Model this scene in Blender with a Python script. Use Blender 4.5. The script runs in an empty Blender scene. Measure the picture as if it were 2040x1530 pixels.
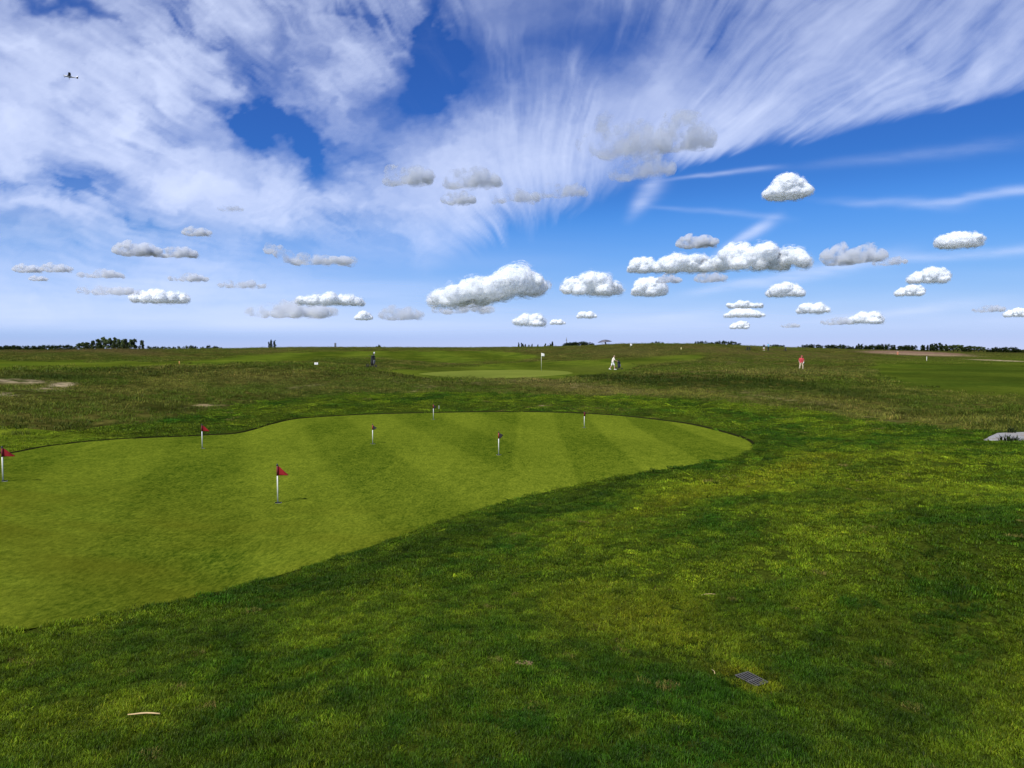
import bpy, bmesh, math, random
import numpy as np
from mathutils import Vector, Matrix, Euler

R = math.radians
scene = bpy.context.scene
COL = scene.collection
rnd = random.Random(7)

# ------------------------------------------------------------------ camera, sky, sun, exposure
F_PX, CX, CY, HOR, ZC = 1484.0, 1020.0, 765.0, 697.0, 2.3      # in pixels of the 2040 px photograph; eye height in metres
PITCH = math.atan((CY - HOR) / F_PX)
cam_data = bpy.data.cameras.new('camera')
cam = bpy.data.objects.new('camera', cam_data)
COL.objects.link(cam)
cam.location = (0, 0, ZC)
cam.rotation_euler = (math.pi / 2 - PITCH, 0, 0)
cam_data.sensor_width = 36.0
cam_data.lens = 36.0 * F_PX / 2040.0
cam_data.clip_start = 0.05
cam_data.clip_end = 1500000.0
scene.camera = cam

SUN_EL, SUN_AZ = R(48), R(213)          # azimuth clockwise from +Y (the view direction): behind the camera, to the left
world = bpy.data.worlds.new('World')
scene.world = world
world.use_nodes = True
wn, wl = world.node_tree.nodes, world.node_tree.links
wn.clear()
sky = wn.new('ShaderNodeTexSky')
sky.sky_type = 'NISHITA'
sky.sun_disc = False
sky.sun_elevation = SUN_EL
sky.sun_rotation = SUN_AZ
sky.altitude = 0
sky.air_density = 0.7
sky.dust_density = 0.0
sky.ozone_density = 10.0
# the photograph's own colour rendering of its blue: one tone curve per channel, the same over the whole sky
down = wn.new('ShaderNodeVectorMath'); down.operation = 'SCALE'; down.inputs['Scale'].default_value = 0.105
grade = wn.new('ShaderNodeRGBCurve')
cm = grade.mapping
cm.use_clip = False
cm.extend = 'HORIZONTAL'
for ch, pts in ((0, [(0, 0), (.068, .030), (.113, .050), (.155, .105), (.31, .27), (.524, .45), (1.0, .66)]),
                (1, [(0, 0), (.154, .120), (.25, .205), (.335, .335), (.59, .520), (.80, .595), (1.2, .72)]),
                (2, [(0, 0), (.374, .470), (.567, .660), (.70, .850), (.96, .930), (1.05, .91), (1.4, .95)])):
    c = cm.curves[ch]
    c.points[0].location = pts[0]
    c.points[1].location = pts[-1]
    for q in pts[1:-1]:
        c.points.new(*q)
cm.update()
up = wn.new('ShaderNodeVectorMath'); up.operation = 'SCALE'; up.inputs['Scale'].default_value = 7.6
bgn = wn.new('ShaderNodeBackground')
bgn.inputs['Strength'].default_value = 0.1
wout = wn.new('ShaderNodeOutputWorld')
wl.new(sky.outputs[0], down.inputs[0])
wl.new(down.outputs[0], grade.inputs['Color'])
wl.new(grade.outputs[0], up.inputs[0])
wl.new(up.outputs[0], bgn.inputs['Color'])
wl.new(bgn.outputs[0], wout.inputs['Surface'])

sun_data = bpy.data.lights.new('sun', 'SUN')
sun_data.energy = 5.0
sun_data.angle = R(0.5)
sun_data.color = (1.0, 0.955, 0.88)
sun = bpy.data.objects.new('sun', sun_data)
COL.objects.link(sun)
SUN_DIR = Vector((math.sin(SUN_AZ) * math.cos(SUN_EL), math.cos(SUN_AZ) * math.cos(SUN_EL), math.sin(SUN_EL)))
sun.rotation_euler = SUN_DIR.to_track_quat('Z', 'Y').to_euler()
sun.location = (-20, -30, 60)

scene.view_settings.view_transform = 'Standard'
scene.view_settings.look = 'None'
scene.view_settings.exposure = 0.4
scene.view_settings.gamma = 1.0
scene.view_settings.use_curve_mapping = False
cy = scene.cycles
cy.max_bounces = 16
cy.diffuse_bounces = 8
cy.glossy_bounces = 2
cy.transmission_bounces = 8
cy.transparent_max_bounces = 24
cy.volume_bounces = 5
cy.volume_step_rate = 1.0
cy.volume_max_steps = 64
cy.use_denoising = False
cy.use_adaptive_sampling = False
scene.render.film_transparent = False

# ------------------------------------------------------------------ small helpers
def link(o, parent=None):
    COL.objects.link(o)
    if parent is not None:
        o.parent = parent
    return o

def tag(o, label=None, cat=None, group=None, kind=None):
    if label: o['label'] = label
    if cat: o['category'] = cat
    if group: o['group'] = group
    if kind: o['kind'] = kind
    return o

def thing(name, label, cat, loc=(0, 0, 0), rotz=0.0, group=None):
    o = bpy.data.objects.new(name, None)
    o.empty_display_size = 0.2
    COL.objects.link(o)
    o.location = loc
    o.rotation_euler = (0, 0, rotz)
    return tag(o, label, cat, group)

def obj_bm(name, bm, mat, parent=None, smooth=True):
    me = bpy.data.meshes.new(name)
    bmesh.ops.recalc_face_normals(bm, faces=bm.faces)
    bm.to_mesh(me)
    bm.free()
    return obj_me(name, me, mat, parent, smooth)

def obj_me(name, me, mat, parent=None, smooth=True):
    if mat is not None:
        for m in (mat if isinstance(mat, (list, tuple)) else [mat]):
            me.materials.append(m)
    if smooth:
        me.shade_smooth()
    return link(bpy.data.objects.new(name, me), parent)

def copy_tree(o, parent=None):
    c = o.copy()
    COL.objects.link(c)
    if parent is not None:
        c.parent = parent
    for ch in list(o.children):
        copy_tree(ch, c)
    return c

def mesh_np(name, V, Fq):
    """a mesh from numpy arrays; Fq is (n,3) or (n,4)"""
    me = bpy.data.meshes.new(name)
    V = np.asarray(V, np.float32); Fq = np.asarray(Fq, np.int32)
    k = Fq.shape[1]
    me.vertices.add(len(V)); me.vertices.foreach_set('co', V.ravel())
    me.loops.add(Fq.size); me.loops.foreach_set('vertex_index', Fq.ravel())
    me.polygons.add(len(Fq)); me.polygons.foreach_set('loop_start', np.arange(0, Fq.size, k, dtype=np.int32))
    me.update(calc_edges=True)
    me.validate()
    return me

def attr(me, name, typ, data, domain='POINT'):
    a = me.attributes.new(name, typ, domain)
    key = {'FLOAT': 'value', 'INT': 'value', 'FLOAT_VECTOR': 'vector', 'FLOAT_COLOR': 'color', 'BOOLEAN': 'value'}[typ]
    a.data.foreach_set(key, np.ascontiguousarray(data).ravel())
    return a

def tube(bm, pts, radii, segs=8, caps=True):
    pts = [Vector(p) for p in pts]
    if not isinstance(radii, (list, tuple)):
        radii = [radii] * len(pts)
    rings = []
    up = None
    for i, p in enumerate(pts):
        d = (pts[min(i + 1, len(pts) - 1)] - pts[max(i - 1, 0)]).normalized()
        if up is None:
            up = Vector((0, 0, 1)) if abs(d.z) < 0.9 else Vector((1, 0, 0))
        a = d.cross(up).normalized()
        b = a.cross(d).normalized()
        up = b
        rings.append([bm.verts.new(p + (a * math.cos(2 * math.pi * k / segs) + b * math.sin(2 * math.pi * k / segs)) * radii[i]) for k in range(segs)])
    for i in range(len(rings) - 1):
        for k in range(segs):
            bm.faces.new((rings[i][k], rings[i][(k + 1) % segs], rings[i + 1][(k + 1) % segs], rings[i + 1][k]))
    if caps:
        bm.faces.new(rings[0][::-1]); bm.faces.new(rings[-1])

def box(bm, c, s, rot=None, bevel=0.0):
    g = bmesh.ops.create_cube(bm, size=1.0)
    vs = g['verts']
    M = Matrix.Translation(c) @ (rot.to_4x4() if rot is not None else Matrix.Identity(4)) @ Matrix.Diagonal((*s, 1))
    bmesh.ops.transform(bm, matrix=M, verts=vs)
    if bevel > 0:
        es = list({e for v in vs for e in v.link_edges})
        bmesh.ops.bevel(bm, geom=es, offset=bevel, segments=2, affect='EDGES', profile=0.5)

def ball(bm, c, r, sub=2, rot=None):
    r = r if isinstance(r, (tuple, list)) else (r, r, r)
    g = bmesh.ops.create_icosphere(bm, subdivisions=sub, radius=1.0)
    M = Matrix.Translation(c) @ (rot.to_4x4() if rot is not None else Matrix.Identity(4)) @ Matrix.Diagonal((*r, 1))
    bmesh.ops.transform(bm, matrix=M, verts=g['verts'])

# ------------------------------------------------------------------ materials
def new_mat(name):
    m = bpy.data.materials.new(name)
    m.use_nodes = True
    nt = m.node_tree
    nt.nodes.clear()
    out = nt.nodes.new('ShaderNodeOutputMaterial')
    return m, nt.nodes, nt.links, out

def simple_mat(name, col, rough=0.6, var=0.15, scale=20.0, metallic=0.0, trans=0.0, bump=0.0, spec=0.5):
    """principled material whose colour wanders a little with noise"""
    m, n, l, out = new_mat(name)
    p = n.new('ShaderNodeBsdfPrincipled')
    tc = n.new('ShaderNodeTexCoord')
    nz = n.new('ShaderNodeTexNoise'); nz.inputs['Scale'].default_value = scale; nz.inputs['Detail'].default_value = 4
    mx = n.new('ShaderNodeMix'); mx.data_type = 'RGBA'
    mx.inputs[6].default_value = (*[c * (1 - var) for c in col], 1)
    mx.inputs[7].default_value = (*[min(1, c * (1 + var)) for c in col], 1)
    l.new(tc.outputs['Object'], nz.inputs['Vector'])
    l.new(nz.outputs['Fac'], mx.inputs[0])
    l.new(mx.outputs[2], p.inputs['Base Color'])
    p.inputs['Roughness'].default_value = rough
    p.inputs['Metallic'].default_value = metallic
    p.inputs['Specular IOR Level'].default_value = spec
    if bump:
        b = n.new('ShaderNodeBump'); b.inputs['Strength'].default_value = bump; b.inputs['Distance'].default_value = 0.01
        l.new(nz.outputs['Fac'], b.inputs['Height']); l.new(b.outputs[0], p.inputs['Normal'])
    if trans:
        t = n.new('ShaderNodeBsdfTranslucent')
        l.new(mx.outputs[2], t.inputs['Color'])
        ms = n.new('ShaderNodeMixShader'); ms.inputs[0].default_value = trans
        l.new(p.outputs[0], ms.inputs[1]); l.new(t.outputs[0], ms.inputs[2]); l.new(ms.outputs[0], out.inputs['Surface'])
    else:
        l.new(p.outputs[0], out.inputs['Surface'])
    return m

# ------------------------------------------------------------------ numpy noise
def _hash(ix, iy, iz, seed):
    h = (ix.astype(np.int64) * 374761393 + iy.astype(np.int64) * 668265263 + iz.astype(np.int64) * 2147483647 + seed * 974634777) & 0xFFFFFFFF
    h = ((h ^ (h >> 13)) * 1274126177) & 0xFFFFFFFF
    h = ((h ^ (h >> 16)) * 2246822519) & 0xFFFFFFFF
    return ((h ^ (h >> 15)) & 0xFFFFFF) / float(0xFFFFFF)

def vnoise(x, y, seed=0):
    x = np.asarray(x, float); y = np.asarray(y, float)
    ix, iy = np.floor(x), np.floor(y)
    fx, fy = x - ix, y - iy
    ux, uy = fx * fx * fx * (fx * (fx * 6 - 15) + 10), fy * fy * fy * (fy * (fy * 6 - 15) + 10)
    z = np.zeros_like(ix)
    a, b = _hash(ix, iy, z, seed), _hash(ix + 1, iy, z, seed)
    c, d = _hash(ix, iy + 1, z, seed), _hash(ix + 1, iy + 1, z, seed)
    return (a * (1 - ux) + b * ux) * (1 - uy) + (c * (1 - ux) + d * ux) * uy

def vnoise3(x, y, z, seed=0):
    ix, iy, iz = np.floor(x), np.floor(y), np.floor(z)
    f = [x - ix, y - iy, z - iz]
    u = [t * t * (3 - 2 * t) for t in f]
    r = 0
    for dx in (0, 1):
        for dy in (0, 1):
            for dz in (0, 1):
                w = (u[0] if dx else 1 - u[0]) * (u[1] if dy else 1 - u[1]) * (u[2] if dz else 1 - u[2])
                r = r + w * _hash(ix + dx, iy + dy, iz + dz, seed)
    return r

def fbm(x, y, seed=0, octaves=4, gain=0.5):
    """about 0..1, mean 0.5"""
    s, a, t = 0.0, 1.0, 0.0
    c, sn = math.cos(0.6), math.sin(0.6)
    x = np.asarray(x, float); y = np.asarray(y, float)
    for k in range(octaves):
        s = s + a * vnoise(x, y, seed + k * 17); t += a
        x, y = (x * c - y * sn) * 2.03, (x * sn + y * c) * 2.03
        a *= gain
    return s / t

def sstep(a, b, x):
    t = np.clip((x - a) / (b - a), 0, 1)
    return t * t * (3 - 2 * t)

# ------------------------------------------------------------------ directions seen in the photograph
CP, SP = math.cos(PITCH), math.sin(PITCH)
def pdir(px, py):
    """pixel of the photograph -> direction in the world (not normalised)"""
    a = (np.asarray(px, float) - CX) / F_PX
    b = (CY - np.asarray(py, float)) / F_PX
    return a, CP + b * SP, b * CP - SP

def ppix(X, Y, Z):
    """direction or point relative to the camera -> pixel of the photograph, and depth"""
    c = Y * CP - Z * SP
    u = Y * SP + Z * CP
    cs = np.where(c > 1e-6, c, 1e-6)
    return CX + F_PX * X / cs, CY - F_PX * u / cs, c

def at_dist(px, py, r):
    """point seen at the pixel, at horizontal distance r"""
    X, Y, Z = pdir(px, py)
    h = math.hypot(X, Y)
    return Vector((float(X / h * r), float(Y / h * r), float(ZC + Z / h * r)))
# ------------------------------------------------------------------ how much ice cloud lies in each direction
def cirrus_amount(PXc, PYc):
    def G(x0, y0, sx, sy, ang=0.0, p=1.0):
        c, s = math.cos(R(ang)), math.sin(R(ang))
        dx, dy = qx - x0, qy - y0
        u, v = (dx * c + dy * s) / sx, (-dx * s + dy * c) / sy
        return np.exp(-(u * u + v * v) ** p)
    wx = fbm(PXc / 300, PYc / 260, 3, 4) - 0.5
    wy = fbm(PXc / 300 + 40, PYc / 260, 5, 4) - 0.5
    left = 1 - sstep(700, 1050, PXc)
    qx, qy = PXc + (40 + 130 * left) * wx, PYc + (40 + 130 * left) * wy
    hx = fbm(PXc / 70 + 9, PYc / 55, 67, 5, .62) - .5
    hy = fbm(PXc / 70, PYc / 55 + 9, 69, 5, .62) - .5
    qx, qy = qx + 120 * hx, qy + 85 * hy
    VX, VY = 1060.0, 640.0
    wa = 30 + 50 * (1 - sstep(1150, 1480, PXc)) + 40 * left
    tx, ty = PXc + wa * wx, PYc + wa * wy
    ang = np.arctan2(tx - VX, VY - ty)
    dv = np.hypot(tx - VX, VY - ty)
    rad = np.log(dv + 80)
    f1 = fbm(ang * 4.2 + 3, rad * 1.3, 11, 3)
    f2 = fbm(ang * 9.0 + 1.2 * wx, rad * 1.5 + 9, 23, 5, .6)
    f3 = fbm(ang * 25.0 + 2.0 * wy, rad * 2.6 + 5, 31, 5, .62)
    puff = fbm(qx / 120, qy / 75, 41, 6, .58)
    soft = fbm(qx / 260 - qy / 500, qy / 110 - qx / 420, 47, 5, .55)
    near = sstep(110, 420, dv) * (.25 + 1.5 * np.maximum(sstep(.36, .64, fbm(PXc / 210 + 7, PYc / 170, 63, 3)), .75 * sstep(1350, 1600, PXc)))
    f4 = fbm(ang * 70.0 + 3.0 * wy, rad * 5.0 + 2, 33, 3, .6)
    fib = (0.55 * (f2 - .5) + 0.46 * (f3 - .5) + .22 * (f4 - .5)) * near + .45 * (f1 - .5)
    ridge = np.clip((f2 - .47) * 3.2, 0, 1) * np.clip((f3 - .30) * 1.9, 0, 1)
    # outline of the sheet: a clean edge on the right, a torn one lower left
    edge = 182 + (2040 - PXc) * .206 + 34 * (f3 - .5) + 22 * (f2 - .5)
    edge_l = 346 + (1320 - PXc) * .44 + (80 * (f2 - .5) + 40 * (f3 - .5)) * sstep(0, 200, 1320 - PXc) * sstep(800, 1000, PXc)
    t = sstep(1240, 1400, PXc)
    low = edge * t + np.minimum(edge_l, 548 + 50 * (puff - .5)) * (1 - t)
    below = sstep(-12, 24 + 120 * (1 - t) + 40 * (1 - sstep(700, 1000, PXc)), low - PYc)
    body = np.maximum(below, .72 * (1 - sstep(330, 760, PXc)) * (1 - sstep(560, 700, PYc)))
    base = (0.37 + .10 * left
            + .44 * G(1000, 395, 340, 110, -6) + .50 * G(830, 470, 230, 52, 10) + .16 * G(1040, 300, 200, 90, 0)
            + .34 * G(110, 225, 330, 75, -3) + .36 * G(385, 345, 190, 70, 32) + .34 * G(60, 340, 220, 60, 14) + .34 * G(600, 440, 280, 60, 20)
            + .34 * G(200, 430, 260, 46, 10) + .18 * G(330, 150, 90, 90, 35)
            + .20 * G(1360, 350, 240, 55, -14) + .22 * G(1800, 185, 420, 60, -13) + .16 * G(1850, 90, 300, 70, -22)
            + .22 * G(1325, 165, 45, 70, 12) + .10 * G(1250, 240, 220, 90, 0)
            + .34 * G(735, 70, 66, 60, 0) + .36 * G(640, 135, 70, 28, -10) + .24 * G(668, 168, 46, 16, 45)
            + .22 * G(410, 60, 80, 120, 24) + .26 * G(40, 122, 60, 18, 30)
            - .44 * G(130, 50, 140, 46, 18) - .22 * G(262, 105, 90, 26, 28) - .20 * G(330, 20, 60, 40, 30)
            - .24 * G(510, 150, 50, 90, 12) - .26 * G(575, 60, 38, 70, 0)
            - .40 * G(545, 245, 110, 52, 14) - .34 * G(505, 200, 60, 60, 0) - .46 * G(640, 310, 110, 34, 42) - .28 * G(770, 225, 110, 70, 10) - .16 * G(730, 320, 60, 50, 45)
            - .5 * G(868, 60, 46, 150, 10) - .26 * G(900, 190, 120, 90, 0) - .30 * G(1060, 90, 230, 130, 0)
            - .50 * G(215, 352, 110, 20, 24) - .30 * G(80, 462, 100, 26, 5) - .25 * G(620, 520, 110, 18, 10) - .2 * G(330, 250, 60, 16, 35) - .24 * G(375, 232, 36, 18, 20)
            - .18 * G(1250, 40, 120, 90, 0) - .16 * G(1500, 40, 140, 50, -40))
    base = np.clip(base, 0, 1)
    top = sstep(860, 960, PXc) * (1 - sstep(150, 330, PYc)) * (1 - sstep(1500, 1750, PXc))
    con = 1 + fib * (1.5 * (1 - left) + 1.5 * left) * (1 - .85 * G(980, 450, 380, 170, 0)) * (1 - .35 * G(1080, 200, 260, 200, 0)) + (puff - .5) * (1.35 * left + .80 * (1 - left)) + (soft - .5) * 1.5 * left
    a = base * np.clip(con, .08, 2.2) + .26 * top * ridge * sstep(.3, .6, fbm(PXc / 170, PYc / 150, 65, 3)) + .10 * (1 - left) * ridge * (1 - top)
    a = a * body
    a = a + .14 * body * (np.clip(puff - .52, 0, 1) * 3) * left * np.clip(base + .2, 0, 1)
    def line(x0, y0, x1, y1, w, am, bend=0):
        L = math.hypot(x1 - x0, y1 - y0)
        ux, uy = (x1 - x0) / L, (y1 - y0) / L
        t = ((PXc - x0) * ux + (PYc - y0) * uy) / L
        d = (-(PXc - x0) * uy + (PYc - y0) * ux) - bend * 4 * t * (1 - t) + 10 * (fbm(PXc / 90, PYc / 60, 57, 3) - .5)
        return am * np.exp(-(d / (w * (.6 + .8 * np.clip(t, 0, 1)))) ** 2) * sstep(-.02, .45, t) * (1 - sstep(.6, 1.03, t)) * (.35 + 1.3 * fbm(PXc / 70, PYc / 10, 51, 4))
    a = a + (line(1290, 600, 1860, 500, 13, .42) + line(1640, 530, 2200, 486, 9, .30) + line(1780, 420, 2200, 362, 9, .40, -6)
             + line(1400, 520, 1570, 424, 8, .50) + line(1290, 365, 1580, 330, 4, .30)
             + line(1240, 404, 1600, 440, 5, .16) + line(1560, 648, 2040, 592, 8, .26) + line(1180, 646, 1470, 620, 9, .18)
             + line(1580, 398, 1960, 410, 8, .16) + line(1500, 346, 2160, 270, 12, .10) + line(1240, 450, 1330, 330, 16, .35))
    veil = (.34 * (1 - sstep(500, 1300, PXc)) + .12) * sstep(430, 650, PYc) + .30 * sstep(560, 690, PYc)
    a = a + veil * (.5 + 1.0 * fbm(PXc / 260, PYc / 26, 61, 4))
    return np.clip(1.0 - np.exp(-1.25 * np.clip(a, 0, 3)), 0, .9)
# ------------------------------------------------------------------ cirrus: one thin high layer of ice cloud, lit by the sun from above
H_CI = 12000.0
th = np.concatenate([np.linspace(-180, -44, 40), np.linspace(-43, 43, 600), np.linspace(44, 180, 40)])
el = np.concatenate([np.linspace(0.7, 30.0, 336), np.array([31, 32.5, 34, 37, 40, 44, 50, 56, 63, 70, 77, 84, 89.5])])
TH, EL = np.meshgrid(np.radians(th), np.radians(el))
DX, DY, DZ = np.sin(TH) * np.cos(EL), np.cos(TH) * np.cos(EL), np.sin(EL)
PX, PY, DEP = ppix(DX, DY, DZ)
front = sstep(0.15, 0.5, DEP)
PXc, PYc = np.clip(PX, -1500, 3500), np.clip(PY, -1500, 760)

a_front = cirrus_amount(PXc, PYc)
# the same kind of sky all round
gx, gy = DX / np.maximum(DZ, .03), DY / np.maximum(DZ, .03)
gen = np.clip(0.9 * fbm(gx * 1.3 + 1.2 * fbm(gx * .5, gy * .5, 7, 2), gy * 0.35, 71, 5, 0.6) - 0.22, 0, 0.45)
inside = front * (1 - sstep(2100, 2700, PX)) * sstep(-700, -60, PX) * sstep(-600, -60, PY)
alpha = gen * (1 - inside) + a_front * inside
alpha = alpha * sstep(0.7, 2.0, np.degrees(EL))
Rr = H_CI / np.tan(EL)
Vc = np.stack([np.sin(TH) * Rr, np.cos(TH) * Rr, np.full_like(Rr, H_CI)], -1).reshape(-1, 3)
nr, nc = TH.shape
ii = (np.arange(nr - 1)[:, None] * nc + np.arange(nc - 1)[None, :]).ravel()
me = mesh_np('cirrus_veil', Vc, np.stack([ii, ii + 1, ii + nc + 1, ii + nc], 1))
attr(me, 'amount', 'FLOAT', alpha.ravel().astype(np.float32))
m, n, l, out = new_mat('ice_cloud')
at = n.new('ShaderNodeAttribute'); at.attribute_name = 'amount'
tr = n.new('ShaderNodeBsdfTransparent')
tl = n.new('ShaderNodeBsdfTranslucent'); tl.inputs['Color'].default_value = (0.60, 0.67, 0.80, 1)
df = n.new('ShaderNodeBsdfDiffuse'); df.inputs['Color'].default_value = (0.62, 0.68, 0.80, 1)
m1 = n.new('ShaderNodeMixShader'); m1.inputs[0].default_value = 0.2
l.new(tl.outputs[0], m1.inputs[1]); l.new(df.outputs[0], m1.inputs[2])
m2 = n.new('ShaderNodeMixShader')
l.new(at.outputs['Fac'], m2.inputs[0]); l.new(tr.outputs[0], m2.inputs[1]); l.new(m1.outputs[0], m2.inputs[2])
l.new(m2.outputs[0], out.inputs['Surface'])
ci = obj_me('cirrus_veil', me, m)
tag(ci, 'thin white streaky ice cloud fanning across the blue sky', 'cloud', kind='stuff')

# ------------------------------------------------------------------ cumulus: every cloud a closed body of mist
def mist_mat(name, dens, aniso, noise=1.0):
    m, n, l, out = new_mat(name)
    pv = n.new('ShaderNodeVolumePrincipled')
    pv.inputs['Color'].default_value = (.93, .96, 1, 1)
    pv.inputs['Anisotropy'].default_value = aniso
    tc = n.new('ShaderNodeTexCoord')
    nz = n.new('ShaderNodeTexNoise'); nz.inputs['Scale'].default_value = 3.4 if noise > 1.2 else 4.4; nz.inputs['Detail'].default_value = 6; nz.inputs['Roughness'].default_value = 0.64
    mr = n.new('ShaderNodeMapRange'); mr.interpolation_type = 'SMOOTHSTEP'
    mr.inputs[1].default_value = 0.5 - (.02 if noise > 1.2 else .06); mr.inputs[2].default_value = 0.5 + 0.12
    mr.inputs[3].default_value = 0.0; mr.inputs[4].default_value = dens
    l.new(tc.outputs['Object'], nz.inputs['Vector']); l.new(nz.outputs['Fac'], mr.inputs[0])
    l.new(mr.outputs[0], pv.inputs['Density'])
    l.new(pv.outputs[0], out.inputs['Volume'])
    return m
def heap_mat():
    m, n, l, out = new_mat('cloud_heap')
    tc = n.new('ShaderNodeTexCoord')
    nz = n.new('ShaderNodeTexNoise'); nz.inputs['Scale'].default_value = 26; nz.inputs['Detail'].default_value = 6; nz.inputs['Roughness'].default_value = .6
    l.new(tc.outputs['Object'], nz.inputs['Vector'])
    bp = n.new('ShaderNodeBump'); bp.inputs['Strength'].default_value = .12; bp.inputs['Distance'].default_value = 25.0
    l.new(nz.outputs['Fac'], bp.inputs['Height'])
    df = n.new('ShaderNodeBsdfDiffuse'); df.inputs['Color'].default_value = (.95, .975, .995, 1)
    tl = n.new('ShaderNodeBsdfTranslucent'); tl.inputs['Color'].default_value = (.95, .975, .995, 1)
    l.new(bp.outputs[0], df.inputs['Normal'])
    ms = n.new('ShaderNodeMixShader'); ms.inputs[0].default_value = .5
    l.new(df.outputs[0], ms.inputs[1]); l.new(tl.outputs[0], ms.inputs[2])
    l.new(ms.outputs[0], out.inputs['Surface'])
    return m
HEAP = heap_mat()
def shell_mat(amount, lo):
    m, n, l, out = new_mat('cloud_fringe')
    tc = n.new('ShaderNodeTexCoord')
    nz = n.new('ShaderNodeTexNoise'); nz.inputs['Scale'].default_value = 11; nz.inputs['Detail'].default_value = 7; nz.inputs['Roughness'].default_value = .66
    l.new(tc.outputs['Object'], nz.inputs['Vector'])
    mr = n.new('ShaderNodeMapRange'); mr.interpolation_type = 'SMOOTHSTEP'
    mr.inputs[1].default_value = lo; mr.inputs[2].default_value = lo + .2; mr.inputs[3].default_value = 0.0; mr.inputs[4].default_value = amount
    l.new(nz.outputs['Fac'], mr.inputs[0])
    df = n.new('ShaderNodeBsdfDiffuse'); df.inputs['Color'].default_value = (.95, .975, .995, 1)
    tl = n.new('ShaderNodeBsdfTranslucent'); tl.inputs['Color'].default_value = (.95, .975, .995, 1)
    ms = n.new('ShaderNodeMixShader'); ms.inputs[0].default_value = .5
    l.new(df.outputs[0], ms.inputs[1]); l.new(tl.outputs[0], ms.inputs[2])
    tr = n.new('ShaderNodeBsdfTransparent')
    m2 = n.new('ShaderNodeMixShader')
    l.new(mr.outputs[0], m2.inputs[0]); l.new(tr.outputs[0], m2.inputs[1]); l.new(ms.outputs[0], m2.inputs[2])
    l.new(m2.outputs[0], out.inputs['Surface'])
    return m
FRINGE = [shell_mat(.62, .34), shell_mat(.46, .40), shell_mat(.34, .44), shell_mat(.24, .48)]
# cloud meshes are one unit wide and scaled on the object, so density is given per metre of the real cloud
def make_cloud_mesh(seed, aspect, lobes, vox, flat=0.3, rough=0.05):
    """a unit-wide heap of round lobes over a flat base; aspect = height / width"""
    rr = random.Random(seed)
    bm = bmesh.new()
    if lobes is None:
        lobes = []
        n = rr.randint(7, 10)
        for k in range(n):
            t = (k + rr.uniform(-.3, .3)) / (n - 1)
            x = -0.40 + 0.80 * min(1, max(0, t))
            env = (1 - (x / 0.52) ** 2) ** 0.7
            r = aspect * rr.uniform(.30, .50) * max(0.35, env)
            lobes.append((x, rr.uniform(0, 1) * max(0, aspect * env * 0.9 - 1.3 * r) + r * .35, r))
            if rr.random() < .75:
                lobes.append((x + rr.uniform(-.07, .07), r * .2 + rr.uniform(0, .25) * aspect, r * .8))
    for (x, z, r) in lobes:
        for q in range(2):
            ball(bm, (x + rr.uniform(-.02, .02), rr.uniform(-.18, .18), z), (r * rr.uniform(1.0, 1.35), r * rr.uniform(1, 1.4), r), 3)
    for (x, z, r) in list(lobes):
        for q in range(4):
            a, e = rr.uniform(-1.3, 1.3), rr.uniform(.1, 1.2)
            s_ = r * rr.uniform(.28, .48)
            ball(bm, (x + math.sin(a) * math.cos(e) * r * .95, -math.cos(a) * math.cos(e) * r * 1.1 + rr.uniform(-.1, .1), z + math.sin(e) * r * .85), s_, 2)
    for v in bm.verts:
        if v.co.z < 0:
            v.co.z *= flat
    me = bpy.data.meshes.new('cloud_tmp')
    bm.to_mesh(me); bm.free()
    o = bpy.data.objects.new('cloud_tmp', me)
    COL.objects.link(o)
    md = o.modifiers.new('r', 'REMESH'); md.mode = 'VOXEL'; md.voxel_size = vox
    dg = bpy.context.evaluated_depsgraph_get(); dg.update()
    m2 = bpy.data.meshes.new_from_object(o.evaluated_get(dg))
    bpy.data.objects.remove(o); bpy.data.meshes.remove(me)
    n = len(m2.vertices)
    V = np.empty(n * 3, np.float32); m2.vertices.foreach_get('co', V); V = V.reshape(-1, 3).astype(float)
    N = np.empty(n * 3, np.float32); m2.vertices.foreach_get('normal', N); N = N.reshape(-1, 3).astype(float)
    d = 0; am = 1.0
    for k, s in enumerate((9, 19, 40)):
        d = d + am * (1 - 2 * np.abs(vnoise3(V[:, 0] * s + seed, V[:, 1] * s, V[:, 2] * s, seed + k) - .5) * 2); am *= .55
    V = V + N * (d[:, None] * rough) * np.where(V[:, 2:3] < 0.02, .5, 1)
    m2.vertices.foreach_set('co', V.astype(np.float32).ravel())
    m2.update()
    return m2

CLOUD_BASE = 600.0
mist_mats, shared = {}, {}
def mist_material(kind, dens):
    key = (kind, round(math.log(dens) * 4))
    if key not in mist_mats:
        an, nz = {'w': (0.0, 0.7), 'g': (0.2, 1.1), 'd': (0.4, 1.25)}[kind]
        mist_mats[key] = mist_mat('cloud_mist', math.exp(key[1] / 4), an, nz)
    return mist_mats[key]
def fat(me, d, wob=0.0, seed=0):
    """the same body swollen by d, each layer with an uneven surface of its own"""
    m2 = me.copy()
    n = len(m2.vertices)
    V = np.empty(n * 3, np.float32); me.vertices.foreach_get('co', V); V = V.reshape(-1, 3).astype(float)
    N = np.empty(n * 3, np.float32); me.vertices.foreach_get('normal', N); N = N.reshape(-1, 3).astype(float)
    w = 0
    if wob:
        for k, s in enumerate((7., 17., 38.)):
            w = w + wob * .6 ** k * 2 * (vnoise3(V[:, 0] * s + 31 * seed, V[:, 1] * s, V[:, 2] * s, seed + k) - .5)
    m2.vertices.foreach_set('co', (V + N * (d + w * np.ones(n))[:, None]).astype(np.float32).ravel()); m2.update()
    return m2
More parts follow.
